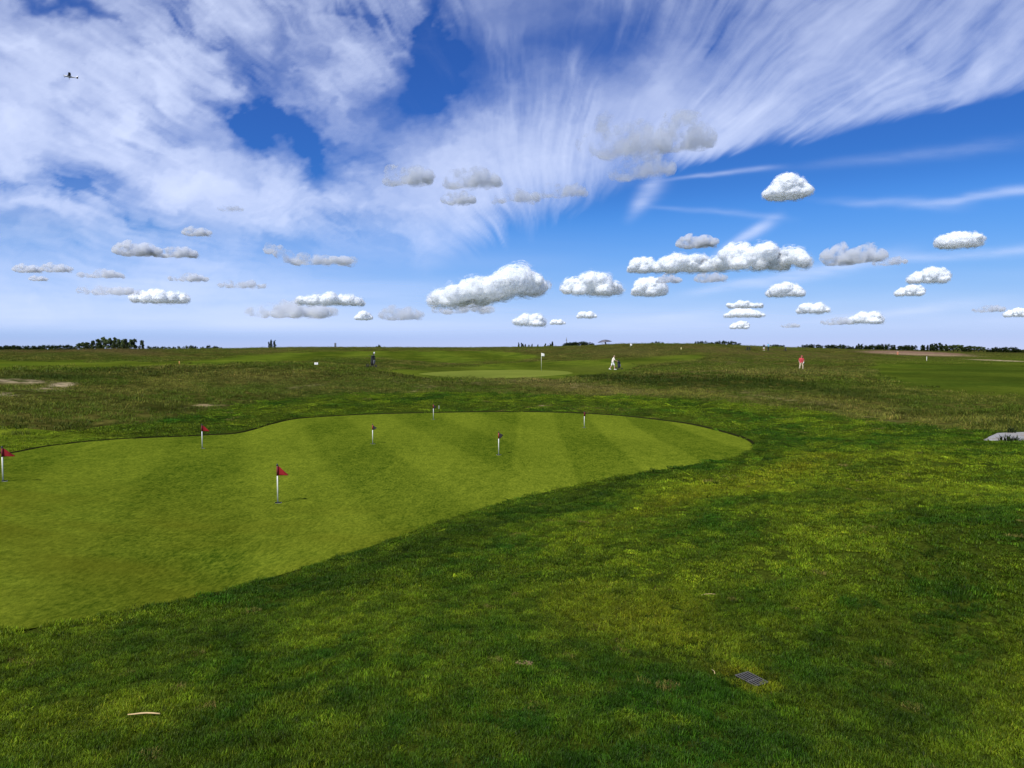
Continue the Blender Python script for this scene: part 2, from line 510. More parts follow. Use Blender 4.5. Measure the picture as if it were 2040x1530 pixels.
def cloud(x0, y0, x1, y1, kind, label, od, lobes=None):
    """a cloud seen between the pixels; od = optical depth through its middle"""
    w, h = x1 - x0, y1 - y0
    X, Y, Z = pdir((x0 + x1) / 2, y1)
    hy = math.hypot(X, Y)
    D = min(CLOUD_BASE / (Z / hy), 15000.0)
    p = Vector((X / hy * D, Y / hy * D, ZC + Z / hy * D))
    Wm = w / F_PX * D * .97
    asp = h / w
    if lobes is None and w < 90:
        key = (0, round(asp * 6), (x0 // 3) % 3, kind); vox = 1 / 40
    else:
        key = (1, x0, y0); vox = 1 / (100 if w > 100 else 64)
    if key not in shared:
        a = make_cloud_mesh(x0 + 7 * y0, max(.18, asp), lobes, vox, rough=0.010 if kind == 'w' else 0.016)
        if kind == 'w':
            a.materials.append(HEAP)
            sc_ = min(1.0, max(.18, asp) / .35)
            b = [fat(a, q * sc_, wq * sc_, 50 + k) for k, (q, wq) in enumerate(((-.008, .012), (.004, .018), (.016, .024), (.028, .030)))]
            a = fat(a, -.018 * sc_); a.shade_smooth()
            for q, fm in zip(b, FRINGE): q.materials.clear(); q.materials.append(fm)
            shared[key] = (a, b)
        else:
            a.materials.append(None)
            shared[key] = (a, None)
    me, shell = shared[key]
    def mist(o, dens):
        o.material_slots[0].link = 'OBJECT'
        o.material_slots[0].material = mist_material(kind, dens)
    o = bpy.data.objects.new('cumulus_cloud' if kind == 'w' else 'grey_cloud', me)
    COL.objects.link(o)
    if kind == 'w':
        for q in shell:
            f = bpy.data.objects.new('mist', q); COL.objects.link(f); f.parent = o
    else:
        mist(o, 2.6 * od / (0.34 * Wm))
    o.location = p
    o.scale = (Wm, Wm, Wm)
    o.rotation_euler = (0, 0, math.atan2(-X, Y))
    tag(o, label, 'cloud', 'small clouds over the golf course')
    return o
CL = [
 (845,532,1092,606,'w','largest white heap cloud, its right half towering over a long tail to the left',9,
   [(-.42,.02,.05),(-.34,.05,.07),(-.25,.06,.075),(-.16,.09,.08),(-.07,.11,.085),(.03,.12,.09),(.12,.14,.09),(.2,.18,.10),(.28,.2,.095),(.36,.17,.09),(.43,.15,.07),(-.3,.0,.06),(-.18,.0,.06),(-.05,.03,.06)]),
 (1115,538,1240,586,'w','white heap cloud with two bumps just right of the largest cloud',8,None),
 (1252,508,1304,541,'w','small round white cloud at the left end of the long cloud row',7,None),
 (1300,498,1420,539,'w','white domed cloud in the middle of the long cloud row',8,None),
 (1422,482,1602,535,'w','long bright cloud with many bumps at the right end of the cloud row',10,
   [(-.42,.06,.075),(-.33,.09,.09),(-.25,.16,.10),(-.17,.16,.09),(-.08,.11,.09),(.02,.14,.095),(.1,.16,.09),(.19,.11,.085),(.28,.1,.08),(.37,.1,.08),(.44,.06,.06),(-.2,.03,.08),(.0,.03,.08),(.2,.03,.08)]),
 (1261,548,1324,587,'w','compact white cloud under the long cloud row',8,None),
 (1308,541,1356,563,'g','faint wisp touching the upper right of a compact white cloud',1.6,None),
 (1348,460,1427,492,'g','soft greyish cloud floating above the long cloud row',3,None),
 (1528,348,1612,392,'w','lone fluffy cloud high in the clear blue wedge',4.5,None),
 (1877,453,1948,491,'w','lone white cloud near the right edge of the sky',5,None),
 (1816,533,1886,562,'w','peaked white cloud below the lone cloud near the right edge',8,None),
 (1531,558,1597,589,'w','white cloud below the thin streak right of the long cloud row',8,None),
 (1588,600,1652,623,'w','low flat white cloud under the peaked cloud at the right',5,None),
 (1448,597,1522,613,'w','upper half of a low two-layered white cloud',5,None),
 (1440,612,1522,631,'w','lower half of a low two-layered white cloud',5,None),
 (1640,484,1700,526,'g','ragged grey wisp right of the long cloud row',1.5,None),
 (1690,482,1758,520,'g','ragged pale wisp beside a grey wisp right of the cloud row',1.5,None),
 (1742,508,1806,528,'g','smallest pale wisp at the right end of the ragged wisps',1.2,None),
 (1640,630,1702,646,'g','dim flat cloud low above the hedges on the right',2,None),
 (1694,619,1758,643,'w','low pale cloud over the brown field on the right',4,None),
 (1788,572,1838,588,'w','tiny white cloud under the peaked cloud',5,None),
 (1018,622,1092,648,'w','low white peaked cloud over the white pin flag',7,None),
 (1094,633,1128,646,'w','tiny white cloud right of the low peaked cloud',5,None),
 (1147,616,1191,633,'w','small white cloud high above the grey parasol',7,None),
 (586,575,724,606,'w','broad white cloud low above the twin poplars',5,None),
 (490,592,672,631,'g','wide grey cloud bank under the broad white cloud',2.4,None),
 (268,572,372,601,'w','white cloud low over the left tree clump',4,None),
 (158,570,272,586,'g','long flat grey cloud low over the left trees',2,None),
 (233,480,312,508,'g','grey cloud, left one of a touching pair',2.6,None),
 (308,486,394,512,'g','grey cloud, right one of a touching pair',2.6,None),
 (536,488,712,526,'g','long dark grey cloud trailing off to the right',3,
   [(-.44,.14,.05),(-.36,.12,.06),(-.28,.07,.06),(-.18,.05,.06),(-.08,.04,.055),(.03,.035,.05),(.13,.035,.055),(.23,.03,.05),(.33,.04,.055),(.42,.02,.045)]),
 (338,543,412,560,'g','thin grey cloud above the white cloud on the left',2,None),
 (432,555,532,573,'g','thin grey cloud left of the broad white cloud',2,None),
 (163,535,247,553,'g','thin grey cloud over the long flat cloud on the left',2,None),
 (33,528,77,542,'g','little grey cloud nearest the left edge',2,None),
 (88,528,136,541,'g','little grey cloud second from the left edge',1.6,None),
 (62,548,90,559,'g','tiniest grey cloud at the left edge',1.8,None),
 (366,450,417,469,'g','small brownish grey cloud in the white veil on the left',1.8,None),
 (430,408,486,420,'d','two tiny dark flecks in the white veil',.8,None),
 (763,315,862,366,'d','dark grey ragged cloud, left one of the dark group in the veil',1.9,None),
 (874,328,1002,371,'d','dark grey cloud with a pale bump, upper one of the dark group',2.0,None),
 (879,373,946,405,'d','small dark ragged cloud below the other dark ones',1.7,None),
 (974,372,1080,402,'d','long dark cloud, left piece',1.5,None),
 (1070,356,1172,392,'d','long dark cloud, right piece, with a ragged top',1.3,None),
 (1158,216,1332,306,'d','largest soft grey cloud high in the veil',1.1,None),
 (1318,217,1416,296,'d','ragged grey cloud right of the largest soft grey cloud',.9,None),
 (1212,292,1342,352,'d','soft grey cloud hanging under the largest grey cloud',1.0,None),
 (708,621,742,636,'w','tiny white cloud under the right end of the broad white cloud',4,None),
 (754,600,842,636,'g','dim cloud left of the largest white cloud',1.3,None),
 (850,596,990,624,'g','grey cloud shelf under the largest white cloud',2,None),
 (1455,640,1493,654,'w','tiny low cloud under the two-layered white cloud',3,None),
 (1558,638,1594,652,'g','tiny dim cloud low over the parasol side hedges',2,None),
 (1384,540,1446,561,'g','faint cloud under the long bright cloud',1.4,None),
 (1946,605,1998,621,'g','low dim cloud close to the right edge',1.6,None),
 (2006,617,2044,630,'w','low white cloud cut by the right edge',3,None),
]
for c in CL:
    cloud(*c)
# ------------------------------------------------------------------ the lie of the land, from heights read along lines of sight
def zc(px, py, r):
    X, Y, Z = (float(t) for t in pdir(px, py))
    h = math.hypot(X, Y)
    return (math.atan2(X, Y), math.log(r), ZC + Z / h * r)
CTRL = []
def col(px, *rows):
    for r, py in rows:
        CTRL.append(zc(px, py, r))
for t in np.radians(np.linspace(-62, 62, 9)):                   # the bank the photographer stands on
    for r, z in ((0.6, .66), (1.6, .66), (3.2, .60), (5.2, .40)):
        CTRL.append((t, math.log(r), z - 0.10 * max(0, -t) * (r > 3)))
for t in np.radians(np.linspace(-58, 58, 13)):                  # the plain far off
    for r, z in ((900, .3), (2500, .2), (9000, .2), (40000, .2)):
        CTRL.append((t, math.log(r), z))
for px in (-420, 0):
    col(px, (8.5, 1100), (13, 960), (16.5, 902), (19, 868), (27, 800), (34, 770), (45, 741), (60, 731), (90, 719), (150, 706), (260, 698.5), (400, 698.5))
col(100, (130, 699.5), (200, 697.5), (300, 697.5))
col(320, (100, 714), (140, 702), (210, 696.5), (300, 697))
col(220, (7.2, 1190), (12, 985), (17.5, 885), (22, 840), (30, 790), (42, 752), (52, 733), (75, 727), (100, 722), (130, 692.5), (190, 695), (300, 698))
col(400, (8.5, 1110), (15, 925), (19.5, 873), (24, 836), (30, 803), (38, 772), (47, 747), (55, 731), (70, 723), (110, 711), (190, 696.5), (320, 697.5))
col(520, (9, 1075), (15, 925), (20.5, 862), (26, 822), (34, 783), (44, 755), (54, 731))
col(630, (9.5, 1055), (15, 925), (22, 850), (26.5, 826), (31, 801), (39, 772), (47, 748), (54, 729), (90, 716), (200, 692), (320, 697))
col(740, (10, 1035), (18, 887), (26.5, 825), (33, 788), (45, 757), (60, 733), (110, 715), (220, 692), (340, 696.5))
col(900, (11, 1005), (18, 887), (26.5, 823), (33, 790), (45, 766), (56, 757), (66, 753), (76, 746), (84, 740.5), (105, 730), (135, 715), (235, 692.5), (360, 696.5))
col(1080, (12, 980), (18, 887), (26.8, 821), (29, 809), (34, 790), (47, 762), (55, 753.5), (66, 751), (76, 745), (84, 740), (110, 725), (150, 710), (200, 697), (240, 691), (360, 695))
col(1220, (13, 955), (18, 887), (26.3, 826), (31, 800), (43, 769), (51, 752), (60, 750), (76, 745), (92, 737), (120, 716), (150, 700), (176, 684.5), (260, 688))
col(1330, (10, 1000), (17, 890), (25.8, 832), (32, 797), (40, 776), (46, 757), (54, 741), (66, 741), (92, 730), (130, 707), (185, 685), (270, 688))
col(1450, (8, 1060), (15.5, 905), (20, 868), (26, 826), (31, 803), (38, 780), (44, 760), (54, 738), (75, 730), (120, 706), (190, 686.5), (280, 689))
col(1596, (7.5, 1080), (14, 920), (20, 866), (27, 822), (36, 788), (43, 770), (55, 744), (70, 742), (90, 738), (130, 718), (175, 705), (215, 695.5), (300, 693), (480, 697.5))
col(1800, (7, 1090), (14, 915), (20, 862), (26, 829), (32, 803), (42, 776), (52, 759), (75, 740), (120, 720), (200, 708), (260, 699.5), (340, 697.5), (490, 698))
for px in (2040, 2460):
    col(px, (6.8, 1090), (12.5, 960), (19.5, 872), (22.5, 850), (29, 819), (42, 780), (62, 750), (130, 720), (230, 710), (340, 705), (480, 703))
C3 = np.array(CTRL)
SU = 1.25
def _phi(d2):
    return 0.5 * d2 * np.log(np.maximum(d2, 1e-12))
_P = np.stack([C3[:, 0] * SU, C3[:, 1]], 1)
_n = len(_P)
_K = _phi(((_P[:, None] - _P[None]) ** 2).sum(-1)) + np.eye(_n) * 0.004
_A = np.zeros((_n + 3, _n + 3))
_A[:_n, :_n] = _K; _A[:_n, _n] = 1; _A[:_n, _n + 1:] = _P; _A[_n, :_n] = 1; _A[_n + 1:, :_n] = _P.T
_W = np.linalg.solve(_A, np.concatenate([C3[:, 2], np.zeros(3)]))

def terrain(x, y):
    x = np.asarray(x, float); y = np.asarray(y, float)
    shp = x.shape
    x, y = x.ravel(), y.ravel()
    r = np.maximum(np.hypot(x, y), 0.4)
    t = np.arctan2(x, y)
    base = 0.2 + .46 * (1 - sstep(2, 9, r)) + 0.5 * (fbm(x / 28, y / 28, 5, 3) - .5) * sstep(8, 30, r)
    w = 1 - sstep(R(44), R(60), np.abs(t))
    out = base.copy()
    k = np.nonzero(w > 0)[0]
    for s in range(0, len(k), 20000):
        q = k[s:s + 20000]
        Q = np.stack([t[q] * SU, np.log(r[q])], 1)
        v = _phi(((Q[:, None] - _P[None]) ** 2).sum(-1)) @ _W[:_n] + _W[_n] + Q @ _W[_n + 1:]
        out[q] = v * w[q] + base[q] * (1 - w[q])
    out = out * (1 - sstep(2000, 6000, r)) + 0.2 * sstep(2000, 6000, r)
    return out.reshape(shp)

def hit(px, py, r0=1.5, r1=900.0):
    """where the line of sight through the pixel first meets the land"""
    X, Y, Z = (float(t) for t in pdir(px, py))
    h = math.hypot(X, Y)
    rr = np.exp(np.linspace(math.log(r0), math.log(r1), 2400))
    g = terrain(X / h * rr, Y / h * rr) - (ZC + Z / h * rr)
    k = np.nonzero(g >= 0)[0]
    i = int(k[0]) if len(k) else int(np.argmax(g))
    r = rr[i]
    if 0 < i and g[i] > 0 and g[i - 1] < 0:
        r = rr[i - 1] + (rr[i] - rr[i - 1]) * (-g[i - 1]) / (g[i] - g[i - 1])
    p = Vector((X / h * r, Y / h * r, 0))
    p.z = float(terrain(np.array([p.x]), np.array([p.y]))[0])
    return p
def tz(x, y):
    return float(terrain(np.array([x]), np.array([y]))[0])

# ------------------------------------------------------------------ the putting green
OUT_PX = [(0, 905), (100, 890), (200, 879), (320, 872), (410, 868), (465, 865), (500, 858), (540, 846), (600, 834), (700, 827.5), (850, 823), (1040, 821),
          (1160, 824), (1270, 832), (1360, 843), (1430, 858), (1480, 873), (1500, 887), (1492, 899), (1440, 915), (1300, 938), (1180, 958), (1040, 991),
          (900, 1031), (760, 1080), (600, 1131), (400, 1186), (200, 1224), (0, 1257)]
outline = [hit(*p) for p in OUT_PX]
outline = [(p.x, p.y) for p in outline]
a0, a1 = outline[0], outline[-1]
outline += [(a1[0] - 2.2, a1[1] - 1.0), (a1[0] - 5.0, a1[1] + .2), (-11.0, 9.5), (-14.5, 13.5), (-14.6, 16.6), (-12.6, 17.0)]
def catmull(P, k):
    P = np.array(P, float); n = len(P); out = []
    for i in range(n):
        p0, p1, p2, p3 = P[i - 1], P[i], P[(i + 1) % n], P[(i + 2) % n]
        d1 = max(np.linalg.norm(p2 - p1), 1e-6)
        m1 = (p2 - p0) / (np.linalg.norm(p2 - p1) + np.linalg.norm(p1 - p0)) * d1
        m2 = (p3 - p1) / (np.linalg.norm(p3 - p2) + np.linalg.norm(p2 - p1)) * d1
        for q in range(k):
            t = q / k
            out.append((2 * t**3 - 3 * t**2 + 1) * p1 + (t**3 - 2 * t**2 + t) * m1 + (-2 * t**3 + 3 * t**2) * p2 + (t**3 - t**2) * m2)
    return np.array(out)
GREEN = catmull(outline, 14)
def sdist(x, y, poly):
    """signed distance, positive inside"""
    x = np.asarray(x, float).ravel(); y = np.asarray(y, float).ravel()
    a, b = poly, np.roll(poly, -1, 0)
    out = np.empty(len(x))
    for s in range(0, len(x), 20000):
        X, Y = x[s:s + 20000, None], y[s:s + 20000, None]
        ex, ey = b[:, 0] - a[:, 0], b[:, 1] - a[:, 1]
        t = np.clip(((X - a[:, 0]) * ex + (Y - a[:, 1]) * ey) / (ex * ex + ey * ey + 1e-12), 0, 1)
        d = np.hypot(X - a[:, 0] - t * ex, Y - a[:, 1] - t * ey).min(1)
        c = ((a[:, 1] > Y) != (b[:, 1] > Y)) & (X < ex * (Y - a[:, 1]) / (ey + 1e-12) + a[:, 0])
        out[s:s + 20000] = np.where(c.sum(1) % 2 == 1, d, -d)
    return out
gc = np.array([-3.0, 16.0])
def green_sd(x, y):
    x = np.asarray(x, float).ravel(); y = np.asarray(y, float).ravel()
    o = np.full(len(x), -50.0)
    k = np.nonzero((x > -18) & (x < 10) & (y > 1) & (y < 33))[0]
    if len(k): o[k] = sdist(x[k], y[k], GREEN)
    return o

NR = 110
t_ = (np.arange(NR + 1) / NR) ** 0.85
GX = gc[0] + (GREEN[None, :, 0] - gc[0]) * t_[:, None]
GY = gc[1] + (GREEN[None, :, 1] - gc[1]) * t_[:, None]
GZ = terrain(GX, GY) + 0.012
GZ[-1] -= 0.02
m_ = len(GREEN)
ii = (np.arange(NR)[:, None] * m_ + np.arange(m_)[None]).ravel()
jj = (np.arange(NR)[:, None] * m_ + (np.arange(m_)[None] + 1) % m_).ravel()
me = mesh_np('putting_green', np.stack([GX, GY, GZ], -1).reshape(-1, 3), np.stack([ii, jj, jj + m_, ii + m_], 1))
gxx, gyy = GX.ravel(), GY.ravel()
px_, py_, _ = ppix(gxx, gyy, GZ.ravel() - ZC)
# rolled stripes, mown up and down the slope, and a second older pass slantwise
def bands(u, w, soft):
    s = np.sin(math.pi * u / w)
    return 0.5 + 0.5 * np.clip(s / soft, -1, 1)
warp = 0.35 * (fbm(gxx / 5, gyy / 5, 81, 2) - .5)
b1 = bands(gxx - 0.02 * (gyy - 20) + .12 * warp - .1, 1.2, .10)
b2 = bands((gxx + 0.36 * gyy) * .94 + .4 * warp, 1.55, .30)
wr = sstep(-1.5, 1.0, gxx)
stripe = (b1 - .5) * (.20 + .36 * wr) + (b2 - .5) * (.50 - .34 * wr)
patch = fbm(gxx / 2.1, gyy / 2.6, 83, 4) - .5
lowf = fbm(gxx / 6, gyy / 6, 85, 2) - .5
attr(me, 'mow', 'FLOAT', (stripe + 0.5 * patch + .4 * lowf).astype(np.float32))
# drier, browner turf towards the near left
attr(me, 'dry', 'FLOAT', np.clip(sstep(12, 6.5, gyy + .2 * gxx) * (.10 + .9 * (fbm(gxx / 1.3, gyy / .7, 87, 3) - .3)), 0, 1).astype(np.float32))

def turf_material(name, lo, hi, dry=None, near=160.0, grain=.55):
    m, n, l, out = new_mat(name)
    geo = n.new('ShaderNodeNewGeometry')
    def noise(sc, stretch=(1, 1, 1), detail=3, rough=.6):
        mp = n.new('ShaderNodeMapping'); mp.inputs['Scale'].default_value = stretch
        l.new(geo.outputs['Position'], mp.inputs['Vector'])
        z = n.new('ShaderNodeTexNoise'); z.inputs['Scale'].default_value = sc; z.inputs['Detail'].default_value = detail; z.inputs['Roughness'].default_value = rough
        l.new(mp.outputs[0], z.inputs['Vector'])
        return z.outputs['Fac']
    def math_(op, a, b):
        q = n.new('ShaderNodeMath'); q.operation = op
        for i, v in enumerate((a, b)):
            if isinstance(v, (int, float)): q.inputs[i].default_value = v
            else: l.new(v, q.inputs[i])
        return q.outputs[0]
    at = n.new('ShaderNodeAttribute'); at.attribute_name = 'mow'
    f1 = noise(near, (1, 1, 1), 2, .7)
    f2 = noise(30, (1, .38, 1), 5, .72)
    f3 = noise(6.5, (1, .45, 1), 4, .65)
    tot = math_('ADD', math_('MULTIPLY', math_('SUBTRACT', f1, .5), grain * 1.6), math_('MULTIPLY', math_('SUBTRACT', f2, .5), grain * 2.6))
    tot = math_('ADD', tot, math_('MULTIPLY', math_('SUBTRACT', f3, .5), grain))
    tot = math_('ADD', tot, math_('MULTIPLY', at.outputs['Fac'], .62))
    tot = math_('ADD', tot, .5)
    mx = n.new('ShaderNodeMix'); mx.data_type = 'RGBA'; mx.clamp_factor = False
    cl = n.new('ShaderNodeClamp'); cl.inputs['Min'].default_value = -.25; cl.inputs['Max'].default_value = 1.5
    l.new(tot, cl.inputs[0]); l.new(cl.outputs[0], mx.inputs[0])
    mx.inputs[6].default_value = (*lo, 1); mx.inputs[7].default_value = (*hi, 1)
    col_ = mx.outputs[2]
    if dry:
        ad = n.new('ShaderNodeAttribute'); ad.attribute_name = 'dry'
        m2 = n.new('ShaderNodeMix'); m2.data_type = 'RGBA'
        l.new(ad.outputs['Fac'], m2.inputs[0]); l.new(col_, m2.inputs[6]); m2.inputs[7].default_value = (*dry, 1)
        col_ = m2.outputs[2]
    p = n.new('ShaderNodeBsdfPrincipled'); p.inputs['Roughness'].default_value = 1; p.inputs['Specular IOR Level'].default_value = 0
    l.new(col_, p.inputs['Base Color'])
    bp = n.new('ShaderNodeBump'); bp.inputs['Strength'].default_value = .7; bp.inputs['Distance'].default_value = .006
    l.new(f1, bp.inputs['Height'])
    b2 = n.new('ShaderNodeBump'); b2.inputs['Strength'].default_value = .35; b2.inputs['Distance'].default_value = .03
    l.new(f2, b2.inputs['Height']); l.new(bp.outputs[0], b2.inputs['Normal'])
    l.new(b2.outputs[0], p.inputs['Normal'])
    l.new(p.outputs[0], out.inputs['Surface'])
    return m
M_GREEN = turf_material('mown_turf', (.050, .080, .005), (.142, .178, .013), (.092, .092, .006), 190, 1.35)
green = obj_me('putting_green', me, M_GREEN)
tag(green, 'smooth striped putting green with seven little flags', kind='structure')

# the cut edge of the turf round the back of the green, a hand's breadth of bare soil
nrm = np.roll(GREEN, -1, 0) - np.roll(GREEN, 1, 0)
nrm = np.stack([nrm[:, 1], -nrm[:, 0]], 1) / (np.linalg.norm(nrm, axis=1)[:, None] + 1e-9)
if (nrm * (GREEN - gc)).sum() < 0: nrm = -nrm
outw = GREEN + nrm * .018
ez = terrain(outw[:, 0], outw[:, 1])
away = (nrm * GREEN).sum(1) / np.linalg.norm(GREEN, axis=1) > .05
V_e = np.concatenate([np.column_stack([GREEN, ez - .02]), np.column_stack([outw, ez + .030]), np.column_stack([outw + nrm * .03, ez + .030])])
m_ = len(GREEN)
fe = []
for k in range(m_):
    k2 = (k + 1) % m_
    if away[k] and away[k2]:
        fe += [(k, k2, k2 + m_, k + m_), (k + m_, k2 + m_, k2 + 2 * m_, k + 2 * m_)]
edge_o = obj_me('turf_edge', mesh_np('turf_edge', V_e, np.array(fe)), simple_mat('cut_soil', (.016, .018, .006), 1, .4, 30, spec=0), green)

# ------------------------------------------------------------------ ground sheet, finest where it is seen
tf = np.concatenate([np.linspace(-180, -50, 44), np.linspace(-47, 47, 560), np.linspace(50, 180, 44)])
rf = np.concatenate([[0.02, .3, .6, .9, 1.2, 1.5, 1.8], np.exp(np.arange(math.log(2.1), math.log(8), .016)), np.exp(np.arange(math.log(8), math.log(130), .0095)),
                     np.exp(np.arange(math.log(130), math.log(420), .02)), np.exp(np.linspace(math.log(430), math.log(60000), 40))])
TT, RR = np.meshgrid(np.radians(tf), rf)
X, Y = np.sin(TT) * RR, np.cos(TT) * RR
Z0 = terrain(X, Y)
sd = green_sd(X, Y).reshape(X.shape)
PXg, PYg, DEPg = ppix(X, Y, Z0 - ZC)
PXg = np.where(DEPg > .3, PXg, -9999.); PYg = np.where(DEPg > .3, PYg, -9999.)
def B(x0, y0, sx, sy, ang=0.0, p=1.0, PX=None, PY=None):
    PX = PXg if PX is None else PX; PY = PYg if PY is None else PY
    c, s = math.cos(R(ang)), math.sin(R(ang))
    dx, dy = PX - x0, PY - y0
    return np.exp(-(((dx * c + dy * s) / sx) ** 2 + ((-dx * s + dy * c) / sy) ** 2) ** p)
def poly_mask(pts, soft, PX, PY):
    return sstep(-soft, soft, sdist(PX, PY, np.array(pts, float)).reshape(PX.shape))

def zones(X, Y, PX, PY):
    """shares of smooth grass, fairway, dry and bare ground; what is left is rough"""
    r = np.hypot(X, Y)
    jx = 40 * (fbm(X / 3.0, Y / 3.0, 201, 3) - .5); jy = 10 * (fbm(X / 3.0, Y / 4.0, 203, 3) - .5)
    P, Q = PX + jx, PY + jy
    inb = (PX > -400) & (PX < 2440) & (PY > 600) & (PY < 1900)
    def pm(pts, soft):
        o = np.zeros(X.shape)
        o[inb] = poly_mask(pts, soft, P[inb], Q[inb])
        return o
    smooth = pm([(-700, 880), (0, 872), (150, 856), (300, 840), (420, 818), (520, 800), (640, 786), (800, 783), (950, 782), (1150, 788), (1300, 790), (1450, 797), (1600, 818), (1750, 838), (1900, 852), (2050, 858), (2500, 865), (2700, 1900), (-900, 1900)], 5)
    smooth = np.maximum(smooth, (r < 9) * 1.0)
    fair = np.maximum.reduce([
        pm([(-400, 716), (0, 717), (350, 720), (480, 708), (660, 699), (1000, 699), (1090, 712), (1020, 721), (860, 724), (740, 712), (640, 716), (560, 723), (330, 729), (0, 737), (-400, 739)], 3),
        pm([(740, 736), (850, 732), (1000, 724), (1240, 715), (1420, 704), (1390, 717), (1270, 728), (1250, 741), (1160, 752), (1050, 756), (930, 757), (830, 752)], 2.5),
        pm([(1740, 716), (2100, 712), (2500, 715), (2500, 800), (2040, 795), (1900, 790), (1790, 770), (1730, 742)], 14)])
    return smooth, fair
smooth, fair = zones(X, Y, PXg, PYg)
fair = np.where((DEPg > .3) & (np.hypot(X, Y) > 33), fair, 0)
rough = np.clip(1 - smooth - fair, 0, 1)
rr_ = np.hypot(X, Y)
# hummocks of the rough; worn, uneven fringe; ground lies lower under the close-cut green
Z = Z0 + rough * (0.16 * (fbm(X / 1.7, Y / 1.7, 91, 4) - .5) + .10 * (fbm(X / .55, Y / .55, 93, 3) - .5)) * sstep(16, 26, rr_) * (1 - sstep(160, 320, rr_))
Z = Z + smooth * .022 * (fbm(X / .9, Y / .9, 95, 3) - .5)
Z = Z - 0.07 * sstep(-0.01, .10, sd)
far_green_m = (B(965, 746, 165, 6.5, 0, 2.2) * sstep(60, 66, rr_) * (1 - sstep(92, 98, rr_)))

C = lambda *c: np.array(c)[None, None, :]
n1, n2, n3 = fbm(X / 1.4, Y / 2.2, 101, 5), fbm(X / 6, Y / 6, 103, 4), fbm(X / .35, Y / .5, 105, 3)
n4 = fbm(X / 22, Y / 30, 107, 4)
def mixc(a, b, t): return a * (1 - t[..., None]) + b * t[..., None]
c_rough = mixc(C(.030, .034, .006), C(.080, .074, .016), sstep(.30, .72, .5 * n1 + .3 * n3 + .2 * n2))
c_rough = mixc(c_rough, C(.036, .050, .008), .7 * sstep(.48, .62, n2))
c_rough = mixc(c_rough, C(.085, .068, .022), .6 * sstep(.54, .70, n4))
c_fair = mixc(C(.044, .070, .006), C(.086, .112, .010), sstep(.3, .7, .5 * n1 + .5 * n2))
stripe_f = bands(X * .55 + Y * .12 + 2 * (n4 - .5), 4.2, .6)
c_fair = c_fair * (0.84 + .32 * stripe_f)[..., None]
c_smooth = mixc(C(.020, .036, .004), C(.052, .070, .007), sstep(.3, .7, .45 * n1 + .3 * n3 + .25 * n2))
col_ = mixc(c_rough, c_fair, fair)
col_ = mixc(col_, c_smooth, smooth)
# dark lush strip between the green and the mounds, pale mown streaks, dry tan patches, bare soil
def dab(c, t): 
    global col_
    col_ = mixc(col_, c, np.clip(t, 0, 1))
lush = np.maximum.reduce([B(900, 803, 330, 12, 0, 2), .8 * B(600, 790, 140, 12, -8, 1.5), .7 * B(1300, 800, 200, 9, 3, 1.5)])
dab(C(.020, .038, .005), .75 * lush)
dab(C(.032, .050, .006), .55 * B(1950, 750, 220, 40, 0, 2))
dab(C(.085, .085, .018), .6 * B(1180, 813, 120, 7, 3, 2) + .5 * B(1500, 803, 260, 8, 7, 2))
dab(C(.12, .10, .04), .75 * sstep(.40, .62, n1) * (B(1120, 768, 190, 11, 6, 1.5) + .8 * B(960, 760, 90, 7, 0) + .5 * B(840, 766, 120, 12, 0)))
dab(C(.13, .115, .040), .8 * sstep(.42, .6, n3) * (B(1530, 792, 110, 5, 6) + .8 * B(1640, 806, 170, 3.5, 9) + .7 * B(1800, 842, 210, 3, 9) + .6 * B(1560, 742, 110, 6, 2)))
dab(C(.26, .20, .10), sstep(.36, .52, n3) * (B(408, 808, 32, 3.2, -3) + .9 * B(1086, 808.5, 17, 2.2, 0, 2) + .6 * B(612, 769, 26, 2.4, -6) + .7 * B(820, 782, 14, 2, -25)) * 1.1)
dab(C(.27, .215, .125), 1.25 * sstep(.38, .5, .6 * n1 + .4 * n3) * (B(34, 759.5, 60, 4.5, 1, 2) + B(124, 767, 26, 5, -4, 2) + .7 * B(10, 786, 26, 4, 0) + .6 * B(86, 775, 42, 4, 0)))
dab(C(.022, .034, .006), .7 * (B(120, 752, 90, 7, 0) + .9 * B(30, 748, 50, 5, 0)))
dab(C(.085, .045, .022), .55 * B(60, 699, 90, 3.4, 0) * sstep(100, 130, rr_))
dab(C(.055, .040, .016), .5 * B(250, 699, 120, 6, 6) * sstep(100, 120, rr_))
earth = B(1825, 704, 112, 4.4, 2, 3) * sstep(150, 190, rr_) * (1 - sstep(330, 345, rr_))
dab(C(.20, .125, .085) * 1.0, 1.0 * earth * (.6 + .6 * n3))
dab(C(.30, .24, .14), B(1990, 718.2, 58, 1.1, 2.2, 2) * 1.0)
dab(C(.28, .22, .12), .7 * B(1850, 706.5, 110, .9, 2, 2))
dab(C(.075, .092, .012), .8 * B(1180, 736, 90, 9, 0))
dab(C(.045, .060, .008), .5 * B(870, 736, 80, 5, 0))
dab(C(.075, .068, .020), .55 * B(1450, 722, 160, 9, -2) + .5 * B(1250, 700, 120, 9, 0))
